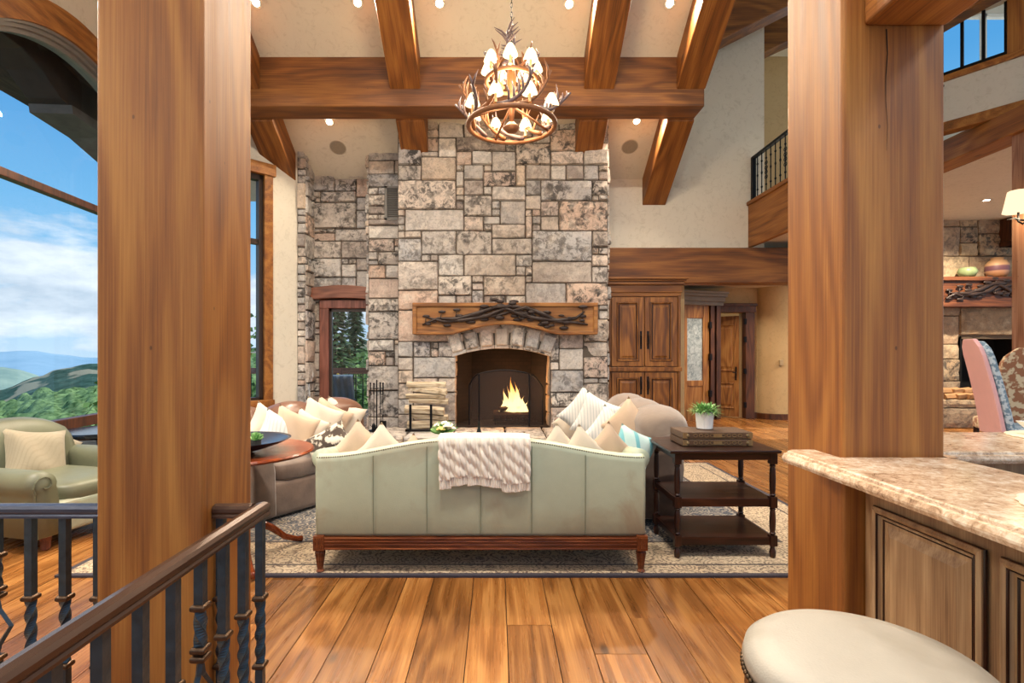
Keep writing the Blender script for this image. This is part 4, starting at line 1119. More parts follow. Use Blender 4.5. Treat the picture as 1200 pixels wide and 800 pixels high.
mb = MB(); handrail(mb, (-1.2, 0), (.773, 0), RZ); mb.build('handrail', M_plain('blue_grey_handrail', '#4c5468', .25, .6, 4, .2, .04), parent=r2, label='dark blue-grey level handrail')
mb = MB(); mb.box(-1.2, .773, -.02, .02, .04, .06)
for x_ in (-1.1, 0, .7): mb.box(x_ - .02, x_ + .02, -.02, .02, -.01, .06)
mb.build('bottom_rail', iron, parent=r2)
for k in range(14):
    x_ = .724 - .127 * k; baluster(r2, x_, 0, 1 if k % 6 == 3 else 0, top=RZ - .035)
# upper balcony railing
r3 = thing('balcony_railing', 'black iron balcony railing above the brown fascia on the upper landing', 'railing', (4.3, 7.5, 3.93))
mb = MB(); mb.box(-.03, .03, -2.4, 1.38, .77, .81); mb.box(-.015, .015, -2.4, 1.38, .09, .11); mb.build('handrail', iron_black, parent=r3)
mb = MB(); mb.box(-.03, .03, 1.33, 1.39, 0, .8); mb.build('end_post', iron_black, parent=r3)
for k in range(26):
    y_ = 1.22 - .14 * k; mb = MB(); mb.lathe([(.009, .0), (.009, .2), (.018, .22), (.009, .24), (.009, .42), (.016, .45), (.009, .48), (.009, .62), (.018, .64), (.009, .66), (.009, .78)], (0, y_, 0), 8)
    if k % 4 == 2:
        for a in (0, PI): mb.tube([(.0, y_ + .04 * math.sin(q / 8 * 2 * PI) * (1 if a else -1), .3 + .3 * q / 16) for q in range(17)], .006, 5)
    mb.build('baluster', iron_black, parent=r3)

# ------------------------------------------------------------------ bar
bar = thing('bar_counter', 'granite-topped bar counter with greyed wood panels around the right timber post', 'counter', (1.4, 1.5, 0))
def B(p): return (p[0] - 1.4, p[1] - 1.5)
m_, t_ = new_mat('speckled_granite'); v_ = t_.obj()
g1 = t_.noise(v_, 34, 8, .75, .6); g2 = t_.noise(v_, 5, 4, .6, 1.2); g3 = t_.voronoi(v_, 70)
c_ = t_.ramp(t_.math('ADD', t_.math('MULTIPLY', g1, .7), t_.math('MULTIPLY', g2, .3)), [(.35, '#7a604c'), (.43, '#b8997c'), (.51, '#d6bb9e'), (.60, '#eddfca')])
c_ = t_.mix(t_.frange(g3.outputs['Distance'], .12, .2, .35, 0), c_, lin('#5c4638'))
principled(t_, c_, .13, 0, t_.bump(g1, .05, .002)); granite = m_
# outline of the L-shaped top, counterclockwise, with a notch for the post
def arc(cx, cy, r_, a0, a1, n=8): return [(cx + r_ * math.cos(a0 + (a1 - a0) * i / n), cy + r_ * math.sin(a0 + (a1 - a0) * i / n)) for i in range(n + 1)]
X0, X1, Y0, YA, YB, XE = 1.118, 1.675, .35, 2.03, 2.58, 3.6
px0, px1, py0, py1 = 1.281, 1.665, 1.958, 2.342
left = [(X1, Y0), (X0, Y0)][::-1]
outer = [(X0, Y0)] + [(X1, Y0)] + arc(X1 + .10, YA - .10, .10, PI, PI / 2)[0:] + [(XE, YA), (XE, YB)] + [(px1, YB), (px1, py0), (px0, py0), (px0, 2.12)] + arc(X0 + .06, 2.06, .06, PI / 2, PI)
def edge_loft(poly, zt, th):
    n = len(poly); P = [Vector(p) for p in poly]; cen = sum(P, Vector((0, 0))) / n
    nor = []
    for i in range(n):
        a, b, c = P[i - 1], P[i], P[(i + 1) % n]; d1 = (b - a).normalized(); d2 = (c - b).normalized()
        m = Vector((d1.y + d2.y, -d1.x - d2.x)); nor.append(m.normalized() / max(.5, m.length / 2) if m.length > 1e-6 else Vector((0, 0)))
    rows = []
    for ins, z in ((-.022, -th), (-.006, -th + .006), (0, -th + .018), (0, -.026), (-.006, -.014), (-.018, -.012), (-.020, -.004), (-.026, 0)):
        rows.append([(*B(P[i] + nor[i] * ins), zt + z) for i in range(n)])
    return rows
rows = edge_loft(outer, 1.07, .05)
mb = MB(); n = len(outer); b0 = len(mb.v)
for q in rows: mb.addv(q)
for i in range(len(rows) - 1):
    for j in range(n): mb.face([i * n + j, i * n + (j + 1) % n, (i + 1) * n + (j + 1) % n, (i + 1) * n + j])
mb.face([(len(rows) - 1) * n + j for j in range(n)]); mb.face([j for j in range(n)][::-1])
mb.build('countertop', granite, parent=bar, label='polished speckled beige granite top with ogee edge')
XC = 1.362
mb = MB(); mb.box(XC - 1.4, 1.62 - 1.4, .4 - 1.5, 1.953 - 1.5, 0, 1.02); mb.box(1.68 - 1.4, 3.5 - 1.4, 2.12 - 1.5, 2.5 - 1.5, 0, 1.02)
cab = mb.build('cabinet_base', wood_cab, parent=bar)
fc = lambda u, v, w: (XC - 1.4 - w, u - 1.5, v)
for (a, b) in ((1.464, 1.892), (.985, 1.412), (.50, .93)):
    mb = MB(); panel_loft(mb, lambda u, v, w: fc(a + b - u, v, w), a, b, .16, .906, .0, 1.0)
    mb.build('raised_panel', wood_cab, parent=bar, label='moulded raised panel with dark outlined bead')
    mb = MB()
    for ins, ww, rr_ in ((.001, .010, .006), (.022, .0195, .004), (.040, .006, .005)):
        mb.tube([fc(a + ins, .16 + ins, ww), fc(b - ins, .16 + ins, ww), fc(b - ins, .906 - ins, ww), fc(a + ins, .906 - ins, ww)], rr_, 6, ring=True)
    mb.build('panel_bead', wood_darkz, parent=bar, label='dark bead line')  # dark tubes follow the panel moulding
mb = MB(); mb.box(XC - 1.4 - .02, 1.62 - 1.4, .4 - 1.5, 1.953 - 1.5, 0, .1); mb.build('plinth', wood_cab, parent=bar)

mat_m = M_fabric('woven_placemat', '#dccfae', '#ebe2c8', 180)
for (x_, y_, r_, lb) in ((1.50, 1.24, .2, 'round cream woven placemat near the camera on the granite bar'), (2.55, 2.38, .19, 'round cream woven placemat under the white snack bowl')):
    mb = MB(); mb.loft([[(rr_ * (1 + .015 * math.sin(k * PI / 2.0)) * math.cos(2 * PI * k / 96), rr_ * (1 + .015 * math.sin(k * PI / 2.0)) * math.sin(2 * PI * k / 96), z) for k in range(96)] for rr_, z in ((r_, 0), (r_ + .003, .003), (r_, .006), (r_ * .8, .0045), (r_ * .78, .006), (.01, .006))])
    mb.build('placemat', mat_m, loc=(x_, y_, 1.0705), label=lb, cat='placemat', group='placemats on the bar')
bo = thing('snack_bowl', 'white flared bowl of orange snacks on the far arm of the bar', 'bowl', (2.55, 2.38, 1.077))
mb = MB(); secs = []
for hx_, z in ((.07, 0), (.085, .004), (.13, .06), (.126, .06), (.08, .012), (.01, .012)):
    secs.append([(hx_ * sx_, hx_ * .7 * sy_, z) for sx_, sy_ in ((-1, -1), (1, -1), (1, 1), (-1, 1))])
mb.loft(secs).build('bowl', white_cer, parent=bo, bevel=.006, seg=3)
mb = MB(); rs = random.Random(9)
for i in range(110):
    a = rs.uniform(0, 2 * PI); R_ = rs.random() ** .5; p = Vector((.10 * R_ * math.cos(a), .07 * R_ * math.sin(a), .05 + .03 * (1 - R_) + rs.uniform(-.004, .008)))
    mb.tube([p, p + Vector((rs.uniform(-.02, .02), rs.uniform(-.02, .02), rs.uniform(0, .012)))], [.006, .004], 6)
mb.build('snacks', M_plain('orange_snacks', '#b5651d', .6, 0, 30, .35, .3), parent=bo, kind='stuff', smooth=True)

# stool
st = thing('bar_stool', 'round bar stool with cream leather seat and nailhead band, cut off at the lower right', 'stool', (.872, 1.245, 0))
mb = MB(); mb.lathe([(.245, .665), (.262, .67), (.268, .69), (.262, .715), (.24, .733), (.19, .743), (.1, .748), (.001, .749)], (0, 0, 0), 72)
seat_l = M_leather('cream_seat_leather', '#a29d92', '#857a68', .42, .7)
mb.build('seat', seat_l, parent=st, smooth=True, label='domed cream leather seat')
mb = MB(); mb.lathe([(.252, .575), (.262, .58), (.262, .66), (.252, .668), (.001, .668)], (0, 0, 0), 72); mb.build('seat_band', wood_casing, parent=st, label='dark wood seat band')
mb = MB()
for k in range(96): mb.sphere((.2655 * math.cos(2 * PI * k / 96), .2655 * math.sin(2 * PI * k / 96), .668), .0072, 7, 5)
mb.build('nailhead_trim', nail, parent=st, smooth=True)
for a in (PI / 4, 3 * PI / 4, 5 * PI / 4, 7 * PI / 4):
    c_, s_ = math.cos(a), math.sin(a); MB().tube([(.2 * c_, .2 * s_, .6), (.215 * c_, .215 * s_, .3), (.24 * c_, .24 * s_, 0)], [.026, .021, .018], 10).build('leg', wood_casing, parent=st, smooth=True)
MB().tube([(.205 * math.cos(2 * PI * k / 40), .205 * math.sin(2 * PI * k / 40), .22) for k in range(40)], .012, 8, ring=True).build('foot_ring', iron_black, parent=st, smooth=True)

# ------------------------------------------------------------------ armoire right of the chimney
ar = thing('armoire', 'tall knotty wood four-door armoire with cornice right of the fireplace', 'cabinet', (2.32, 8.3, 0))
fa = lambda u, v, w: (u, -w, v)
mb = MB(); mb.box(-.56, .56, 0, .56, 0, 2.36); mb.box(.40 + .12, .56, -.03, .0, 0, 2.36); mb.box(-.575, .575, -.05, .56, 1.17, 1.235); mb.build('carcass', wood_z, parent=ar, bevel=.008)
mb = MB()
for x_, y_, z0, z1 in ((.57, -.03, 2.34, 2.40), (.58, -.045, 2.40, 2.52), (.60, -.075, 2.52, 2.575), (.63, -.10, 2.575, 2.60), (.65, -.13, 2.60, 2.63)): mb.box(-x_, x_, y_, .5, z0, z1)
mb.build('cornice', wood_x, parent=ar, bevel=.008)
for sx in (-1, 1):
    for z0, z1 in ((1.25, 2.33), (.12, 1.15)):
        a, b = (-.52, -.02) if sx < 0 else (0.0, .50)
        mb = MB(); fbox(mb, fa, a, a + .09, z0, z1, .0, .03); fbox(mb, fa, b - .09, b, z0, z1, 0, .03); fbox(mb, fa, a, b, z1 - .09, z1, 0, .0295); fbox(mb, fa, a, b, z0, z0 + .09, 0, .0295)
        fbox(mb, fa, a, b, z0, z1, 0, .01)
        panel_loft(mb, fa, a + .08, b - .08, z0 + .08, z1 - .08, .02, 1.0)
        d_ = mb.build('door', wood_z, parent=ar, bevel=.003)
        mb = MB(); i_ = .081; mb.tube([fa(a + i_, z0 + i_, .036), fa(b - i_, z0 + i_, .036), fa(b - i_, z1 - i_, .036), fa(a + i_, z1 - i_, .036)], .008, 5, ring=True)
        mb.tube([fa(a + i_ + .03, z0 + i_ + .035, .027), fa(b - i_ - .035, z0 + i_ + .035, .027), fa(b - i_ - .035, z1 - i_ - .035, .027), fa(a + i_ + .035, z1 - i_ - .035, .027)], .009, 5, ring=True)
        mb.build('dark_bead', wood_darkz, parent=d_)  # dark tubes outline the door panel
        hx_ = (b - .045) if sx < 0 else (a + .045); hz = 1.66 if z0 > 1 else .95
        mb = MB(); fbox(mb, fa, hx_ - .014, hx_ + .014, hz - .14, hz + .14, .03, .036); mb.tube([fa(hx_, hz - .08, .035), fa(hx_, hz - .06, .07), fa(hx_, hz + .06, .07), fa(hx_, hz + .08, .035)], .008, 6)
        mb.build('handle', iron_black, parent=d_)

# ------------------------------------------------------------------ things on the hearth
HT = .355
scr = thing('fire_screen', 'three-panel arched black mesh fire screen in front of the flames', 'screen', (.15, 7.78, HT))
m_, t_ = new_mat('screen_mesh'); tr_ = t_.add('ShaderNodeBsdfTransparent'); pr = t_.add('ShaderNodeBsdfPrincipled'); o_ = t_.add('ShaderNodeOutputMaterial'); mx = t_.add('ShaderNodeMixShader')
pr.inputs['Base Color'].default_value = lin('#4a3c36'); pr.inputs['Metallic'].default_value = .5; pr.inputs['Roughness'].default_value = .5
mx.inputs[0].default_value = .42; t_.link(tr_.outputs[0], mx.inputs[1]); t_.link(pr.outputs[0], mx.inputs[2]); t_.link(mx.outputs[0], o_.inputs[0]); mesh_m = m_
def screen_panel(p0, p1, zf, nm='panel'):
    p0, p1 = Vector(p0), Vector(p1); n = 12
    top = [(p0 + (p1 - p0) * i / n, zf(i / n)) for i in range(n + 1)]
    mb = MB(); mb.tube([(*p0, 0.02)] + [(*p, z) for p, z in top] + [(*p1, .02)], .011, 6, ring=True)
    fr_ = mb.build(nm, iron_black, parent=scr)
    mb = MB(); b = mb.addv([(*p0, .02), (*p1, .02)] + [(*p, z) for p, z in top[::-1]]); mb.face(list(range(b, b + n + 3))); mb.build('mesh', mesh_m, parent=fr_)
screen_panel((-.405, 0), (.325, 0), lambda s: .80 + .05 * math.sin(PI * s))
screen_panel((-.56, .16), (-.41, .005), lambda s: .62 + .17 * math.sin(PI / 2 * s)); screen_panel((.33, .005), (.54, .16), lambda s: .79 - .2 * (1 - math.cos(PI / 2 * s)))
gr = thing('log_grate', 'black iron log grate in the main firebox', 'grate', (.24, 8.36, HZ))
mb = MB()
for k in range(7): mb.tube([(-.27 + .09 * k, -.16, .14), (-.27 + .09 * k, -.15, .07), (-.27 + .09 * k, .14, .07), (-.27 + .09 * k, .16, .14)], .009, 5)
mb.tube([(-.3, -.1, .06), (.3, -.1, .06)], .01, 5); mb.tube([(-.3, .1, .06), (.3, .1, .06)], .01, 5)
for x_ in (-.26, .26):
    for y_ in (-.1, .1): mb.tube([(x_, y_, .06), (x_, y_, 0)], .01, 5)
mb.build('grate_bars', iron_black, parent=gr)
bark = M_plain('charred_log', '#3a2418', .9, 0, 20, .5, .8)
def log(a, b, r_, mat, label, group, seed=0, name='firewood_log', split=True, seg=9):
    rs_ = random.Random(seed); a, b = Vector(a), Vector(b); d = (b - a).normalized(); e = d.orthogonal().normalized(); g = d.cross(e); c0 = (a + b) / 2
    prof = [r_ * (.75 + .5 * rs_.random()) for _ in range(seg)]
    mb = MB(); secs = []
    for i in range(5):
        p = a + (b - a) * i / 4 + e * rs_.uniform(-.008, .008) - c0
        secs.append([p + (e * math.cos(2 * PI * k / seg) + g * math.sin(2 * PI * k / seg)) * prof[k] * rs_.uniform(.94, 1.06) for k in range(seg)])
    mb.loft(secs)
    return mb.build(name, mat, loc=tuple(c0), label=label, cat='log', group=group)
for k, (a, b, r_, lb) in enumerate((((-.05, 8.28, .49), (.52, 8.30, .48), .05, 'front burning log lying across the grate'), ((-.05, 8.44, .50), (.52, 8.42, .49), .05, 'back burning log lying across the grate'), ((.05, 8.27, .58), (.42, 8.45, .60), .04, 'upper burning log leaning over the other two'))):
    log(a, b, r_, bark, lb, 'burning logs', k + 20, 'burning_log')
m_, t_ = new_mat('flame'); v_ = t_.obj(); em = t_.add('ShaderNodeEmission'); tr_ = t_.add('ShaderNodeBsdfTransparent'); mx = t_.add('ShaderNodeMixShader'); o_ = t_.add('ShaderNodeOutputMaterial')
zz_ = t_.sep(v_)[2]; lw = t_.add('ShaderNodeLayerWeight'); lw.inputs[0].default_value = .35
fc_ = t_.math('ADD', t_.math('MULTIPLY', t_.noise(t_.scale(v_, (9, 9, 3)), 1, 3), .5), t_.math('SUBTRACT', .75, t_.math('MULTIPLY', zz_, 1.0)))
t_.link(t_.ramp(fc_, [(.2, '#ff6a10'), (.5, '#ffa040'), (.8, '#ffd890')]), em.inputs[0]); em.inputs[1].default_value = 3.2
fac_ = t_.math('MULTIPLY', t_.math('POWER', t_.math('SUBTRACT', 1.0, lw.outputs['Facing']), .8), .8)
t_.link(fac_, mx.inputs[0]); t_.link(tr_.outputs[0], mx.inputs[1]); t_.link(em.outputs[0], mx.inputs[2]); t_.link(mx.outputs[0], o_.inputs[0])
mb = MB(); rs = random.Random(2)
for (x_, y_, h_, r_) in ((-.01, 0, .58, .085), (-.12, .02, .40, .07), (.10, -.02, .40, .075), (.17, .03, .28, .06), (-.06, -.05, .44, .06), (.05, .05, .50, .07), (-.17, -.02, .24, .05), (.2, -.03, .2, .05), (.0, -.06, .3, .07)):
    secs = []; ph = rs.uniform(0, 6)
    for i in range(15):
        s_ = i / 14; rr_ = r_ * (math.sin(PI * min(1, (s_ + .12) ** .6)) ** .9 + .02) * (1 - s_ * .35); cx = x_ + .035 * math.sin(ph + s_ * 6) * s_; cy = y_ + .02 * math.cos(ph + s_ * 5) * s_
        secs.append([(cx + rr_ * math.cos(2 * PI * k / 12), cy + rr_ * .6 * math.sin(2 * PI * k / 12), h_ * s_) for k in range(12)])
    mb.loft(secs)
fo = mb.build('fire', m_, smooth=True, loc=(.26, 8.36, .50), label='orange log fire burning in the main fireplace', cat='fire')
fl_ = bpy.data.lights.new('fire_light', 'POINT'); fl_.energy = 28; fl_.color = (1, .45, .15); fl_.shadow_soft_size = .12
flo = bpy.data.objects.new('fire_light', fl_); COL.objects.link(flo); flo.location = (0, -.02, .35); flo.parent = fo
# stacked split firewood left of the opening
wl = M_wood('split_pine', '#7c6850', '#b8a68a', '#d8ccb6', 'X', 3, .85, 0); ce = 'split firewood stacked left of the fireplace opening'
ld = thing('log_holder', 'low black iron log holder with two uprights on the left of the hearth', 'rack', (-1.08, 7.55, HT))
mb = MB()
for x_ in (-.13, .16): mb.box(x_ - .016, x_ + .016, -.14, -.11, 0, .38)
mb.box(-.2, .3, -.15, -.12, .0, .03); mb.box(-.2, .3, .12, .15, .0, .03); mb.box(-.2, -.17, -.15, .15, 0, .03); mb.box(.27, .3, -.15, .15, 0, .03)
mb.build('frame', iron_black, parent=ld)
rowsL = [(.075, 0, .06), (.19, .02, .06), (.30, -.03, .055), (.40, .02, .05), (.49, -.02, .045), (.57, .01, .045), (.65, -.01, .045)]
names = ['bottom', 'second from bottom', 'third from bottom', 'middle', 'third from top', 'second from top', 'top']
for k, (z_, dx_, r_) in enumerate(rowsL):
    log((-1.28 + dx_, 7.6 + .03 * (k % 2), HT + z_ + .02 * (k % 2)), (-.72 + dx_, 7.62 - .03 * (k % 3), HT + z_ - .015 * (k % 3)), r_, wl, 'pale split log, %s of the stack left of the fireplace' % names[k], ce, k + 3, seg=6)
for k in range(2):
    log((1.12 + .12 * k, 7.35, HT + .06 + .11 * k), (1.42, 7.7 - .1 * k, HT + .07 + .12 * k), .065, wl, ('lower' if k == 0 else 'upper') + ' pale split log at the right end of the hearth', 'logs at the right end of the hearth', k + 40, seg=6)
# fireplace tools
ts = thing('tool_stand', 'black iron fireplace tool stand at the left end of the hearth', 'stand', (-1.70, 7.5, HT))
mb = MB(); mb.lathe([(.11, 0), (.11, .015), (.02, .03), (.012, .05)], (0, 0, 0), 20); mb.build('base', iron_black, parent=ts)
MB().tube([(0, 0, .03), (0, 0, .72)], .009, 8).build('pole', iron_black, parent=ts)
mb = MB(); mb.tube([(-.09, 0, .6), (.09, 0, .6)], .006, 6); mb.tube([(0, -.09, .6), (0, .09, .6)], .006, 6); mb.build('hook_cross', iron_black, parent=ts)
for k, (x_, y_, nm, lb) in enumerate(((-.09, -.0, 'fire_poker', 'black fire poker, leftmost tool on the stand'), (.09, 0, 'hearth_shovel', 'black hearth shovel, rightmost tool on the stand'), (-.02, -.09, 'hearth_brush', 'black hearth brush hanging at the front of the tool stand'), (.03, .09, 'fire_tongs', 'black fire tongs hanging at the back of the tool stand'))):
    mb = MB(); mb.tube([(0, 0, .07), (0, 0, .52)], .005, 6); mb.tube([(0, 0, .52), (0, 0, .66)], .0095, 8); mb.sphere((0, 0, .67), .014, 8, 6)
    if nm == 'hearth_shovel': mb.box(-.045, .045, -.006, .01, .02, .14)
    elif nm == 'hearth_brush': mb.lathe([(.03, .02), (.028, .09), (.008, .12)], (0, 0, 0), 10)
    elif nm == 'fire_poker': mb.tube([(0, 0, .08), (.03, 0, .05), (.035, 0, .08)], .005, 5)
    else: mb.tube([(.0, 0, .3), (.03, 0, .2), (.005, 0, .05)], .005, 5)
    mb.build(nm, iron_black, loc=(-1.70 + x_, 7.5 + y_, HT), label=lb, cat='tool', group='fireplace tools')

# ------------------------------------------------------------------ antler chandelier
CH = thing('antler_chandelier', 'two-tier antler chandelier with small glowing cream lamp shades', 'chandelier', (.155, 5.5, 3.82))
antler = M_plain('antler', '#8a5a38', .5, 0, 18, .35, .4); antler_g = M_plain('grey_antler', '#6d5a5c', .5, 0, 18, .3, .4)
m_, t_ = new_mat('lit_shade'); em = t_.add('ShaderNodeEmission'); o_ = t_.add('ShaderNodeOutputMaterial'); em.inputs[0].default_value = lin('#ffe3b4'); em.inputs[1].default_value = 2.6; t_.link(em.outputs[0], o_.inputs[0]); shade_m = m_
cand = M_plain('candle_sleeve', '#e0bb86', .6, 0, 10, .1, .05)
def antler_mesh(seed, s=1.0):
    rs_ = random.Random(seed); mb = MB(); main = []
    for k in range(9):
        a = k / 8; main.append(Vector((.42 * a * s, .10 * math.sin(a * 2.6) * s, (.03 + .22 * a * a) * s)))
    mb.tube(main, [.028 * s * (1 - .65 * k / 8) for k in range(9)], 7)
    for k in (2, 3, 4, 5, 6, 7):
        p = main[k]; L_ = rs_.uniform(.12, .24) * s; d = Vector((rs_.uniform(-.1, .5), rs_.uniform(-.5, .5), 1)).normalized()
        mb.tube([p, p + d * L_ * .5 + Vector((.015 * s, 0, 0)), p + d * L_], [.017 * s, .012 * s, .003 * s], 6)
    return mb
for R_, z_, nm in ((.45, 0, 'lower_ring'), (.265, .46, 'upper_ring')):
    mb = MB(); mb.tube([(R_ * math.cos(2 * PI * k / 48), R_ * math.sin(2 * PI * k / 48), z_) for k in range(48)], .026 if R_ > .3 else .02, 10, ring=True)
    mb.build('ring', antler, parent=CH, smooth=True, label='brown ring of the chandelier')
for k in range(12):
    a = 2 * PI * k / 12; mb = antler_mesh(k, .95)
    M_ = Matrix.Translation((.43 * math.cos(a - .35), .43 * math.sin(a - .35), .0)) @ Matrix.Rotation(a + .95, 4, 'Z') @ Matrix.Rotation(-.35 + .25 * (k % 2), 4, 'Y')
    mb.xf(M_).build('antler', antler_g if k % 2 else antler, parent=CH, smooth=True)
for k in range(9):
    a = 2 * PI * k / 9 + .2; mb = antler_mesh(k + 30, .66)
    M_ = Matrix.Translation((.20 * math.cos(a - .3), .20 * math.sin(a - .3), .46)) @ Matrix.Rotation(a + .9, 4, 'Z') @ Matrix.Rotation(-.45, 4, 'Y')
    mb.xf(M_).build('antler', antler if k % 2 else antler_g, parent=CH, smooth=True)
for k in range(2):
    mb = antler_mesh(k + 50, .8); mb.xf(Matrix.Translation((-.06 + .05 * k, 0, .62)) @ Matrix.Rotation(PI * k, 4, 'Z') @ Matrix.Rotation(-1.0, 4, 'Y')).build('antler', antler_g, parent=CH, smooth=True)
MB().tube([(0, 0, .0), (0, 0, .2), (0, 0, .5), (0, 0, .8)], [.02, .035, .05, .012], 12).build('stem', antler, parent=CH, smooth=True)
for sg in range(4):
    a = sg * PI / 2 + .4; MB().tube([(.45 * math.cos(a), .45 * math.sin(a), 0), (.25 * math.cos(a), .25 * math.sin(a), .10), (0, 0, .2)], [.014, .012, .014], 7).build('arm', antler, parent=CH, smooth=True)
MB().lathe([(.001, -.09), (.05, -.07), (.09, -.03), (.06, 0), (.03, .03)], (0, 0, 0), 20).build('bottom_bowl', antler, parent=CH, smooth=True)
mb = MB(); zt_ = zc(5.5) - 3.82
for k in range(int((zt_ - .8) / .05)):
    z_ = .8 + .05 * k; mb.tube([((.011 * math.cos(q) if k % 2 else 0), (0 if k % 2 else .011 * math.cos(q)), z_ + .03 * math.sin(q)) for q in [2 * PI * j / 8 for j in range(8)]], .004, 5, ring=True)
mb.build('chain', iron_black, parent=CH)
def candle(x_, y_, z_):
    l_ = MB().lathe([(.022, 0), (.013, .01), (.013, .12)], (x_, y_, z_), 12).build('candle', cand, parent=CH)
    MB().lathe([(.076, .085), (.068, .11), (.044, .17), (.024, .2), (.001, .202)], (x_, y_, z_), 20).build('lamp_shade', shade_m, parent=l_, smooth=True, label='glowing cream lamp shade')
for k in range(8):
    a = 2 * PI * k / 8 + PI / 8; candle(.43 * math.cos(a), .43 * math.sin(a), .05)
for k in range(7):
    a = 2 * PI * k / 7 + .15; candle(.255 * math.cos(a), .255 * math.sin(a), .50)
for p_, e_ in (((0, 0, .35), 60), ((0, -.3, .25), 30), ((0, .3, .25), 30)):
    d_ = bpy.data.lights.new('chandelier_light', 'POINT'); d_.energy = e_; d_.color = (1, .72, .42); d_.shadow_soft_size = .25
    o_ = bpy.data.objects.new('chandelier_light', d_); COL.objects.link(o_); o_.location = p_; o_.parent = CH

# ------------------------------------------------------------------ recessed lights and speakers on the sloping ceiling
slope = math.atan(.648); trim_m = M_plain('light_trim', '#d8cdb8', .5, 0, 8, .05, .02); bulb = M_emit('bulb', '#fff0d4', 30)
def can(u=None, v=None, D=None, pos=None, tilt=True, power=CAN_POWER, label='', spread=2.4):
    if pos is None:
        D = 5392 / (816 - v); p = at(u, v, D)
    else: p = Vector(pos)
    t = bpy.data.objects.new('recessed_light', None); COL.objects.link(t); t.location = p; t.rotation_euler = (-slope if tilt else 0, 0, 0)
    t['label'] = label; t['category'] = 'ceiling light'; t['group'] = 'recessed ceiling lights'; t.empty_display_size = .1
    MB().lathe([(.05, -.001), (.075, -.006), (.085, -.001), (.085, .002), (.05, .002)], (0, 0, 0), 28).build('trim_ring', trim_m, parent=t)
    MB().lathe([(.001, -.002), (.046, -.002), (.046, .0), (.001, .0)], (0, 0, 0), 20).build('bulb', bulb, parent=t)
    area('downlight', (0, 0, -.02), power, .14, (1, .84, .64), parent=t, spread=spread)
for (u, v, lb) in ((300, 3, 'lit recessed light at the top left, beside the left timber post'), (419, 3, 'lit recessed light on the slope left of the second rafter'), (515, 4, 'lit recessed light on the slope left of the chandelier chain'), (667, 5, 'lit recessed light on the slope between chandelier and third rafter'),
                   (785, 4, 'lit recessed light on the slope left of the rightmost rafter'), (386, 143, 'lit recessed light just below the cross beam on the left'), (746, 142, 'lit recessed light just below the cross beam on the right')):
    can(u, v, label=lb)
can(pos=(4.9, 10.6, 2.915), tilt=False, power=30, label='recessed light in the hall ceiling above the open door')
can(pos=(8.75, 9.45, 4.185), tilt=False, power=170, label='recessed light in the dining ceiling above the far fireplace')
for (u, v, lb) in ((396, 173, 'round ceiling speaker left of the chimney'), (738, 172, 'round ceiling speaker right of the chimney')):
    D = 5392 / (816 - v); p = at(u, v, D); t = bpy.data.objects.new('ceiling_speaker', None); COL.objects.link(t); t.location = p; t.rotation_euler = (-slope, 0, 0)
    t['label'] = lb; t['category'] = 'speaker'; t['group'] = 'ceiling speakers'
    MB().lathe([(.115, .001), (.12, -.006), (.13, -.002), (.13, .002)], (0, 0, 0), 32).build('rim', M_plain('speaker_rim', '#b9ad98', .6), parent=t)
    MB().lathe([(.001, -.003), (.116, -.003), (.116, .0)], (0, 0, 0), 32).build('grille', M_plain('speaker_grille', '#9d9280', .8, 0, 200, .4, .6), parent=t)

# ------------------------------------------------------------------ dining side seen past the right post
f2 = thing('fireplace', 'second stone fireplace in the dining area far right, with dark carved mantel', 'fireplace', (10.2, 10.9, 0))
mb = MB(); mb.box(-1.6, -.65, 0, .9, 0, 4.25, 1); mb.box(.6, 1.8, 0, .9, 0, 4.25, 1); mb.box(-.65, .6, 0, .9, 1.75, 4.25, 1)
stonework(mb, lambda u, v, w: (u - 1.6, -w, v), 3.4, 4.2, gu=.19, gv=.15, hole=lambda u, v: .95 < u < 2.2 and v < 1.78)
mb.build('chimney_stonework', [stone_w, mortar_d], parent=f2)
mb = MB(); mb.box(-.7, .65, .55, .6, 0, 1.8); mb.box(-.7, -.62, .0, .6, 0, 1.8); mb.box(.57, .65, 0, .6, 0, 1.8); mb.build('firebox', black_m, parent=f2)
mb = MB(); mb.box(-1.7, 1.8, -.33, -.05, 2.42, 2.9); mb.box(-1.75, 1.85, -.38, -.05, 2.90, 2.98); mb.box(-1.75, 1.85, -.36, -.05, 2.38, 2.46)
mm = mb.build('mantel', M_wood('dark_mantel', '#2e170b', '#5a3018', '#7a4828', 'X', 1.2, .5, 0), parent=f2, bevel=.01)
vinework(lambda u, v, w: Vector((u, -.33 - w, v)), -1.3, .9, 2.47, 2.88, 1.3).build('carved_vine', vine, parent=mm, smooth=True)
mb = MB(); mb.box(-1.6, -.42, -.62, -.02, 0, .5, 1); stonework(mb, lambda u, v, w: (u - 1.6, -.62 - w, v), 1.18, .5, gu=.2, gv=.14); stonework(mb, lambda u, v, w: (-.42 + w, -.62 + u, v), .6, .5, gu=.2, gv=.14)
one_stone(mb, lambda u, v, w: (u, v, .48 + w), -1.62, -.38, -.66, -.02, .06)
mb.build('hearth', [stone_w, mortar_d], parent=f2)
mb = MB(); mb.box(.12, 1.8, -.3, -.02, 3.62, 4.19); mb.box(.1, 1.8, -.34, -.02, 3.62, 3.72); mb.build('dark_soffit_box', wood_casing, parent=f2, bevel=.01, label='dark wood panelled box under the ceiling')
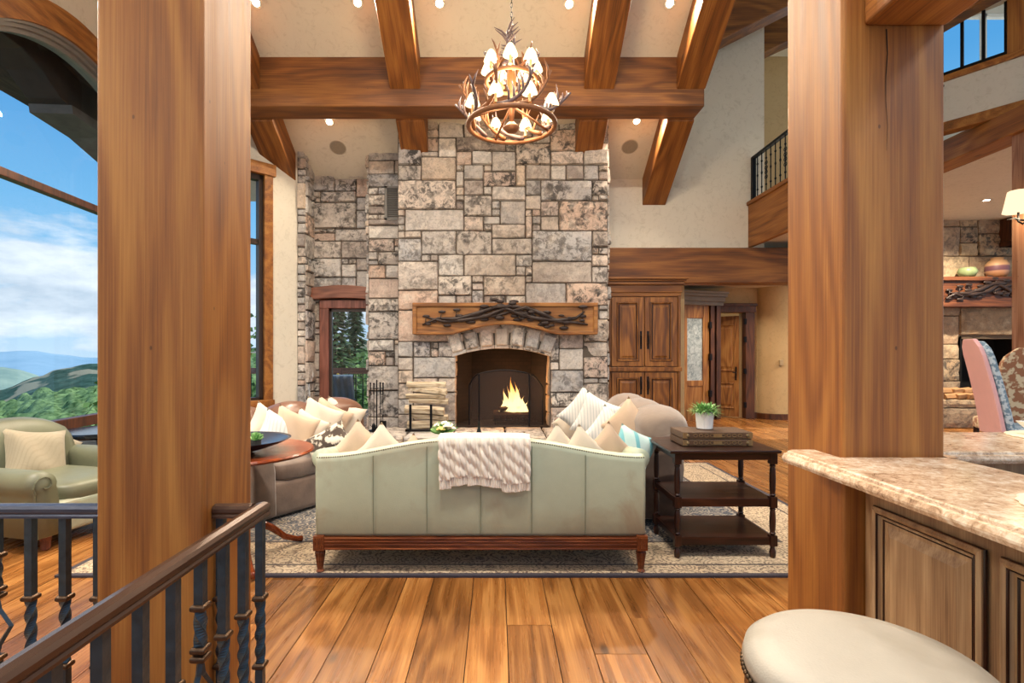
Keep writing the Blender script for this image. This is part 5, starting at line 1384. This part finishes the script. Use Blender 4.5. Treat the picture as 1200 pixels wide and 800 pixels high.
for k in range(7):
    a = (8.75 + .2 * (k % 4) * 1.15, 10.35 + .1 * (k // 4), .60 + .1 * (k // 4)); nm_ = ('leftmost', 'second', 'third', 'rightmost')[k % 4]
    log(a, (a[0] + .42, a[1] + .08, a[2] + .02), .06, M_plain('tan_firewood', '#b08458', .85, 0, 12, .3, .4) if k == 0 else bpy.data.materials['tan_firewood'], '%s log, %s row, on the hearth of the far dining fireplace' % (nm_, 'upper' if k > 3 else 'lower'), 'logs on the far hearth', k + 60, seg=7)
s2 = thing('fire_screen', 'dark arched fire screen in front of the far dining fireplace', 'screen', (9.95, 10.72, 0.0))
mb = MB(); top = [(-.38 + .8 * i / 12, .55 + .62 * math.sin(PI / 2 * i / 12)) for i in range(13)]
mb.tube([(-.38, 0, .05)] + [(x, 0, z) for x, z in top] + [(.42, 0, .05)], .018, 6, ring=True); mb.build('frame', M_plain('pewter_frame', '#7d8794', .4, .5), parent=s2)
mb = MB(); b = mb.addv([(-.38, 0, .05), (.42, 0, .05)] + [(x, 0, z) for x, z in top[::-1]]); mb.face(list(range(b, b + 15))); mb.build('mesh', mesh_m, parent=s2)
vs_ = MB().lathe([(.10, 0), (.15, .03), (.19, .12), (.19, .26), (.15, .33), (.10, .36), (.11, .40), (.09, .40), (.001, .38)], (0, 0, 0), 28)
m_, t_ = new_mat('banded_pottery'); z_ = t_.sep(t_.obj())[2]; principled(t_, t_.ramp(t_.math('MULTIPLY', z_, 2.5), [(0, '#a8703f'), (.3, '#b98a6a'), (.36, '#6a4550'), (.55, '#7a5058'), (.62, '#c9a078'), (1, '#a97f58')]), .5)
vs_.build('pottery_jar', m_, smooth=True, loc=(10.12, 10.7, 2.98), label='brown pottery jar with purple band on the far mantel', cat='jar')
MB().lathe([(.06, 0), (.12, .02), (.17, .12), (.13, .2), (.11, .2), (.001, .05)], (0, 0, 0), 24).build('pottery_bowl', M_plain('green_glaze', '#8a9a6e', .4, 0, 10, .3, .1), smooth=True, loc=(9.52, 10.7, 2.98), label='green glazed bowl on the far mantel, left of the jar', cat='bowl')
post('timber_post', 6.516, 7.0, 6.35, 6.7, 4.5, 'reddish timber post with a wall sconce at the right edge', M_wood('red_brown_post', '#7a503c', '#a67a60', '#bf9880', 'Z', 1, .5, .3))
mb = MB(); mb.box(6.44, 6.82, 5.2, 11.4, 4.19, 4.5); mb.build('floor_beam', wood_y, label='wooden beam carrying the gallery above the dining area', cat='beam', bevel=.012)
mb = MB(); mb.box(6.82, 6.9, 4.9, 11.4, 4.35, 4.7); mb.build('fascia_board', wood_y, label='upper stepped wood board above the gallery beam', cat='fascia', bevel=.01)
gd = Vector((.57, -.82, 0)).normalized(); g0 = Vector((6.2, 7.3, 0)); gn = Vector((-.82, -.57, 0)).normalized()
fg = lambda u, v, w: g0 + gd * u + gn * w + Vector((0, 0, v))
mb = MB(); fbox(mb, fg, -.2, 3, 4.63, 5.22, -.12, 0); struct(mb, 'wall_gallery', plaster_l)
mb = MB(); fbox(mb, fg, -.2, 3, 5.2, 5.28, -.16, .04); fbox(mb, fg, -.2, 3, 4.50, 4.64, -.14, .03); struct(mb, 'trim_2', wood_y, bevel=.008)
r4 = thing('gallery_railing', 'dark iron gallery railing in front of the bright upper windows at top right', 'railing', tuple(fg(0, 5.28, 0)))
fr4 = lambda u, v, w: Vector(fg(u, v, w)) - Vector(fg(0, 5.28, 0))
mb = MB(); fbox(mb, fr4, -.15, 2.9, 5.30, 5.35, -.08, -.04); fbox(mb, fr4, -.15, 2.9, 6.1, 6.15, -.09, -.03); mb.build('handrail', iron_black, parent=r4)
for k in range(14):
    mb = MB(); fbox(mb, fr4, -.08 + .22 * k, -.045 + .22 * k, 5.28, 6.12, -.075, -.045); mb.build('baluster', iron_black, parent=r4)
mb = MB(); n = 14
fb2 = lambda u, v, w: fg(u, v, w)
pp = [(-.6 + 2.4 * i / n, 5.72 + .36 * math.sin(PI / 2 * min(1, i / n * 1.15))) for i in range(n + 1)]
mb.prism(pp + [(u, v + .34) for u, v in pp[::-1]], fb2, .02, .25); mb.build('arched_beam', wood_x, label='curved timber arch above the gallery railing at top right', cat='beam', bevel=.01)
mb = MB(); fbox(mb, fg, .62, .95, 5.28, 7.9, -.3, .02); mb.build('gallery_post', wood_post, label='short timber post standing on the gallery edge at the right border', cat='post', bevel=.01)
mb = MB(); fbox(mb, fg, -.2, 3, 6.0, 7.95, -.1, .0); struct(mb, 'wall_gallery_upper', plaster)
# bright gallery windows
gw = thing('window_3', 'x', 'x'); del gw['label'], gw['category']; gw['kind'] = 'structure'
mb = MB()
for x_ in (7.87, 8.7, 9.53): mb.box(x_ - .03, x_ + .03, 9.42, 9.5, 6.0, 7.5)
mb.box(7.85, 9.55, 9.42, 9.5, 6.0, 6.06); mb.box(7.85, 9.55, 9.42, 9.5, 7.44, 7.5); struct(mb, 'window_frame', white_cer, parent=gw)

# sconce on the red post
sn = thing('wall_sconce', 'iron wall sconce with lit cream shade on the reddish post', 'lamp', (6.36, 6.45, 3.3))
MB().lathe([(.15, -.13), (.135, -.06), (.10, .13), (.095, .13), (.13, -.06), (.145, -.13)], (0, 0, 0), 8).build('lamp_shade', M_emit('sconce_shade', '#ffdcae', 1.3), parent=sn, label='lit cream scalloped shade')
mb = MB(); mb.tube([(0, 0, -.13), (0, 0, -.24), (.05, .0, -.27), (.15, .0, -.2)], .012, 8); mb.tube([(-.14, 0, -.22), (-.05, 0, -.20), (0, 0, -.22), (.1, 0, -.23)], [.004, .012, .014, .012], 6); mb.build('arm', iron_black, parent=sn)
d_ = bpy.data.lights.new('sconce_light', 'POINT'); d_.energy = 12; d_.color = (1, .75, .45); d_.shadow_soft_size = .08; o_ = bpy.data.objects.new('sconce_light', d_); COL.objects.link(o_); o_.location = (0, -.02, -.2); o_.parent = sn

# dining chairs
pink = M_leather('rose_leather', '#d0a2a2', '#b07c80', .45, .3); teal_d = M_fabric('blue_pattern', '#6c8494', '#b9c6cc', 60, .8, None, .2, 30); flor = M_fabric('floral_cream', '#a06a48', '#dcc6a0', 120, .8, None, .2, 22)
def dining_chair(label, loc, rz, outer_m, inner_m, H_=1.58, S=.78):
    t = thing('dining_chair', label, 'chair', loc, rz, 'high chairs in the dining area')
    mb = MB(); secs = []
    for i in range(13):
        s_ = i / 12; z = S - .05 + (H_ - S + .05) * s_; w_ = .23 * (1 - .12 * s_) * (1 if i < 11 else (.9 if i == 11 else .55)); y = .22 + .16 * s_ ** 1.3
        secs.append([(-w_, y, z), (w_, y, z), (w_, y + .035, z), (-w_, y + .035, z)])
    mb.loft(secs).build('back_shell', outer_m, parent=t, bevel=.01, label='leather back')
    mb = MB(); secs = []
    for i in range(13):
        s_ = i / 12; z = S + (H_ - S - .02) * s_; w_ = .225 * (1 - .12 * s_) * (1 if i < 11 else (.9 if i == 11 else .5)); y = .22 + .16 * s_ ** 1.3
        secs.append([(-w_, y - .06, z), (w_, y - .06, z), (w_, y, z), (-w_, y, z)])
    mb.loft(secs).build('back_pad', inner_m, parent=t, bevel=.02)
    mb = MB(); mb.super((0, 0, S - .02), .24, .24, .07, 5); mb.build('seat', inner_m, parent=t, smooth=True)
    for sx in (-1, 1):
        for sy in (-1, 1): MB().tube([(sx * .19, sy * .19, S - .06), (sx * .2, sy * .21, 0)], [.026, .018], 8).build('leg', wood_darkz, parent=t)
    return t
dining_chair('high-backed bar chair with rose leather outer back, beyond the bar', (4.62, 4.6, 0), math.radians(66), pink, teal_d)
dining_chair('high-backed chair with cream floral upholstery partly hidden behind the rose one', (5.0, 5.15, 0), math.radians(158), flor, flor, 1.50)

# ------------------------------------------------------------------ outdoors
MB().box(-8, 2, 9.25, 14, -.2, -.02).build('patio_deck', M_wood('deck_boards', '#4a3c30', '#75655a', '#8d7d70', 'X', 2, .8, 0), kind='structure')
dk = thing('deck_railing', 'brown wooden deck railing outside the patio door', 'railing', (-4, 13.6, -.02))
mb = MB(); mb.box(-4, 4, -.06, .06, .95, 1.1); mb.build('top_rail', wood_redx, parent=dk)
for k in range(7):
    mb = MB(); mb.box(-3.9 + 1.27 * k, -3.75 + 1.27 * k, -.07, .07, 0, 1.1 + (.35 if k == 4 else 0)); mb.build('rail_post', wood_red, parent=dk)
for k in range(44): 
    mb = MB(); mb.box(-3.95 + .18 * k, -3.925 + .18 * k, -.015, .015, .08, .96); mb.build('baluster', iron_black, parent=dk)
pc = thing('patio_chair', 'patio chair covered with a blue-grey blanket outside the glass door', 'chair', (-3.42, 11.6, -.02), .2)
mb = MB(); mb.box(-.3, .3, -.28, .3, .40, .45); mb.build('seat', iron_black, parent=pc)
MB().grid(lambda u, v: (-.30 + .6 * u + .02 * math.sin(v * 9), -.30 - .05 * math.sin(v * PI) + .02 * math.sin(u * 26) - (.04 if v < .5 else 0), .30 + .72 * (1 - abs(2 * v - 1) ** 1) if v < .5 else .30 + .72 * (1 - abs(2 * v - 1))), 40, 30).build('blanket', M_fabric('slate_blanket', '#4b5a66', '#6a7a84', 90), parent=pc, smooth=True)
mb = MB(); mb.box(-.3, .3, -.29, -.25, .45, 1.0); mb.build('backrest', iron_black, parent=pc)
for sx in (-1, 1):
    for sy in (-1, 1): MB().tube([(sx * .27, sy * .26, .42), (sx * .29, sy * .29, 0)], .018, 6).build('leg', iron_black, parent=pc)
fpot = thing('flower_pot', 'pot of yellow flowers on the deck outside the glass door', 'plant', (-3.85, 12.9, -.02))
MB().lathe([(.16, 0), (.2, .3), (.24, .5), (.2, .5), (.001, .45)], (0, 0, 0), 20).build('pot', M_plain('clay_pot', '#5d4a3c', .8), parent=fpot)
mb = MB(); rs = random.Random(4)
for i in range(60):
    a = rs.uniform(0, 2 * PI); q = rs.random(); mb.sphere((.26 * q * math.cos(a), .26 * q * math.sin(a), .62 + .28 * (1 - q) + rs.uniform(0, .08)), .04, 6, 4)
mb.build('blossoms', M_plain('yellow_flower', '#e0b020', .6), parent=fpot)

# terrain: hillside, ski hill, valley and far ridges, all real relief in polar strips round the house
def fbm(x, y, o=4):
    s_ = 0; a = 1
    for k in range(o): s_ += a * noise.noise(Vector((x, y, k * 7.3))); x *= 2.1; y *= 2.1; a *= .5
    return s_
def M_hill(name, low, high, scale, run=None, rough=1.0):
    m, t = new_mat(name); v = t.obj(); n = t.noise(v, scale, 6, .7); n2 = t.noise(v, scale * .35, 2, .5, .3)
    col = t.mix(t.frange(n, .35, .65), lin(low), lin(high))
    if run: col = t.mix(t.frange(n2, .50, .55, 0, .9), col, lin(run))
    principled(t, col, .95, 0, None, **{'Specular_IOR_Level': 0.05}); return m
def ridge(name, r0, r1, prof, mat, label, amp, fs, na=110, nr=26, under=-60, bump=0, a0=-20, a1=100):
    """relief from radius r0 (low) up to the crest at r1; prof: crest elevation by azimuth (deg left of straight ahead)"""
    def crest(az):
        for (p, q), (p2, q2) in zip(prof, prof[1:]):
            if p <= az <= p2: s_ = (az - p) / (p2 - p); s_ = s_ * s_ * (3 - 2 * s_); return q + (q2 - q) * s_
        return prof[0][1] if az < prof[0][0] else prof[-1][1]
    def fn(u, v):
        az = math.radians(a0 + (a1 - a0) * u); s_ = v; R_ = r0 + (r1 * 1.35 - r0) * s_; x = -math.sin(az) * R_; y = math.cos(az) * R_
        zc_ = H + math.tan(math.radians(crest(math.degrees(az)))) * r1
        k = (R_ - r0) / (r1 - r0); zz = under + (zc_ - under) * (min(1, k) ** .8 if k <= 1 else 1) - (max(0, k - 1) * abs(zc_ - under) * 1.0)
        zz += amp * fbm(x * fs, y * fs) * min(1, k * 1.3) + bump * abs(noise.noise(Vector((x * .35, y * .35, 0))))
        return (x, y, zz)
    MB().grid(fn, na, nr).build(name, mat, smooth=True, label=label, cat='hill')
def elev(u, v): return math.degrees(math.atan2(-(v - 414), math.hypot(u - 582, F)))
def azi(u): return math.degrees(math.atan2(582 - u, F))
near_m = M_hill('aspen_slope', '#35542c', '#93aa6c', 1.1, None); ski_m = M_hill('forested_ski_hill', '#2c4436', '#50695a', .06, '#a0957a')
val_m = M_hill('hazy_valley', '#7d9488', '#a0ad98', .004, '#b8b59c'); far_m = M_hill('haze_blue_ridge', '#86a6b8', '#9cb6c4', .0006)  # valley and far ridge colours have atmospheric haze painted in
ridge('aspen_hillside', 9, 120, [(-20, -1), (10, -.5), (22, 0), (azi(110), elev(110, 462)), (azi(60), elev(60, 474)), (azi(0), elev(0, 496)), (60, -9), (100, -10)], near_m, 'bright green bushy hillside just below the house', 1.2, .05, 520, 170, -9, 2.4)
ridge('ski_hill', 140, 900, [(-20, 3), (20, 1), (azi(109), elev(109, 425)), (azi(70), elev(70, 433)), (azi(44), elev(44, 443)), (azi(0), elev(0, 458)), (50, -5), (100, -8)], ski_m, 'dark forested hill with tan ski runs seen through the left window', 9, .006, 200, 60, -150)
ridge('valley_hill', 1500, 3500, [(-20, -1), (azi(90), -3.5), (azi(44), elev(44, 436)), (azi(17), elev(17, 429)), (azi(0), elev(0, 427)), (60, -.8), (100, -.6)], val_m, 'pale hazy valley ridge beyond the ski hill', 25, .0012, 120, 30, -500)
ridge('far_ridge', 6000, 14000, [(-20, .2), (azi(109), elev(109, 417)), (azi(70), elev(70, 412.5)), (azi(35), elev(35, 409)), (azi(0), elev(0, 411)), (60, .4), (100, .3)], far_m, 'long mountain ridge tinted haze blue on the horizon', 60, .0003, 120, 26, -900)
# trees close to the house
def tree(x, y, z, h_, kind, label):
    t = thing('conifer_tree' if kind else 'leafy_tree', label, 'tree', (x, y, z), 0, 'trees beyond the deck'); rs_ = random.Random(int(x * 31 + y * 17))
    MB().tube([(0, 0, 0), (0, 0, h_ * .9)], [.14, .03], 7).build('trunk', bark, parent=t)
    mb = MB(); n = 1500
    for i in range(n):
        if kind:
            s_ = rs_.random() ** .7; R_ = (1 - s_) * h_ * .2 + .05; a = rs_.uniform(0, 2 * PI); rr_ = R_ * rs_.uniform(.45, 1); p = Vector((rr_ * math.cos(a), rr_ * math.sin(a), h_ * (.08 + .92 * s_) - rr_ * .25)); d = Vector((math.cos(a), math.sin(a), -.35)) * .32; sd_ = Vector((-math.sin(a), math.cos(a), 0)) * .10
        else:
            a = rs_.uniform(0, 2 * PI); c = rs_.uniform(-.9, 1); R_ = rs_.random() ** .33; q = math.sqrt(1 - c * c); p = Vector((R_ * q * math.cos(a) * h_ * .34, R_ * q * math.sin(a) * h_ * .34, h_ * .58 + R_ * c * h_ * .42)); d = Vector((rs_.uniform(-1, 1), rs_.uniform(-1, 1), rs_.uniform(-1, 1))).normalized() * .2; sd_ = d.orthogonal().normalized() * .12
        i0 = mb.addv([p, p + d * .5 + sd_, p + d, p + d * .5 - sd_]); mb.face([i0, i0 + 1, i0 + 2, i0 + 3])
    mb.build('foliage', tree_m[kind], parent=t)
tree_m = []
for nm_, a_, b_ in (('aspen_foliage', '#4e7434', '#8fae5a'), ('conifer_foliage', '#25421f', '#4c6f38')):
    m_, t_ = new_mat(nm_); principled(t_, t_.mix(t_.island(), lin(a_), lin(b_)), .8); tree_m.append(m_)
TR = [(-5.2, 17, -4, 7.4, 1, 'tallest dark conifer straight beyond the glass patio door'), (-6.6, 19, -4, 6.0, 0, 'leafy tree left of the conifer beyond the patio door'), (-5.9, 22, -4, 7.4, 1, 'dark conifer standing behind the other trees beyond the patio door'), (-4.3, 19, -5, 6.6, 0, 'leafy tree at the right of the patio door view'),
      (-8.6, 18, -5, 8.2, 0, 'leafy tree seen at the right edge of the tall narrow window'), (-10.4, 20, -5, 8.4, 1, 'conifer in the middle of the tall narrow window view'), (-11.2, 17.5, -5, 6.5, 0, 'leafy tree low in the tall narrow window view')]
for q in TR: tree(*q)
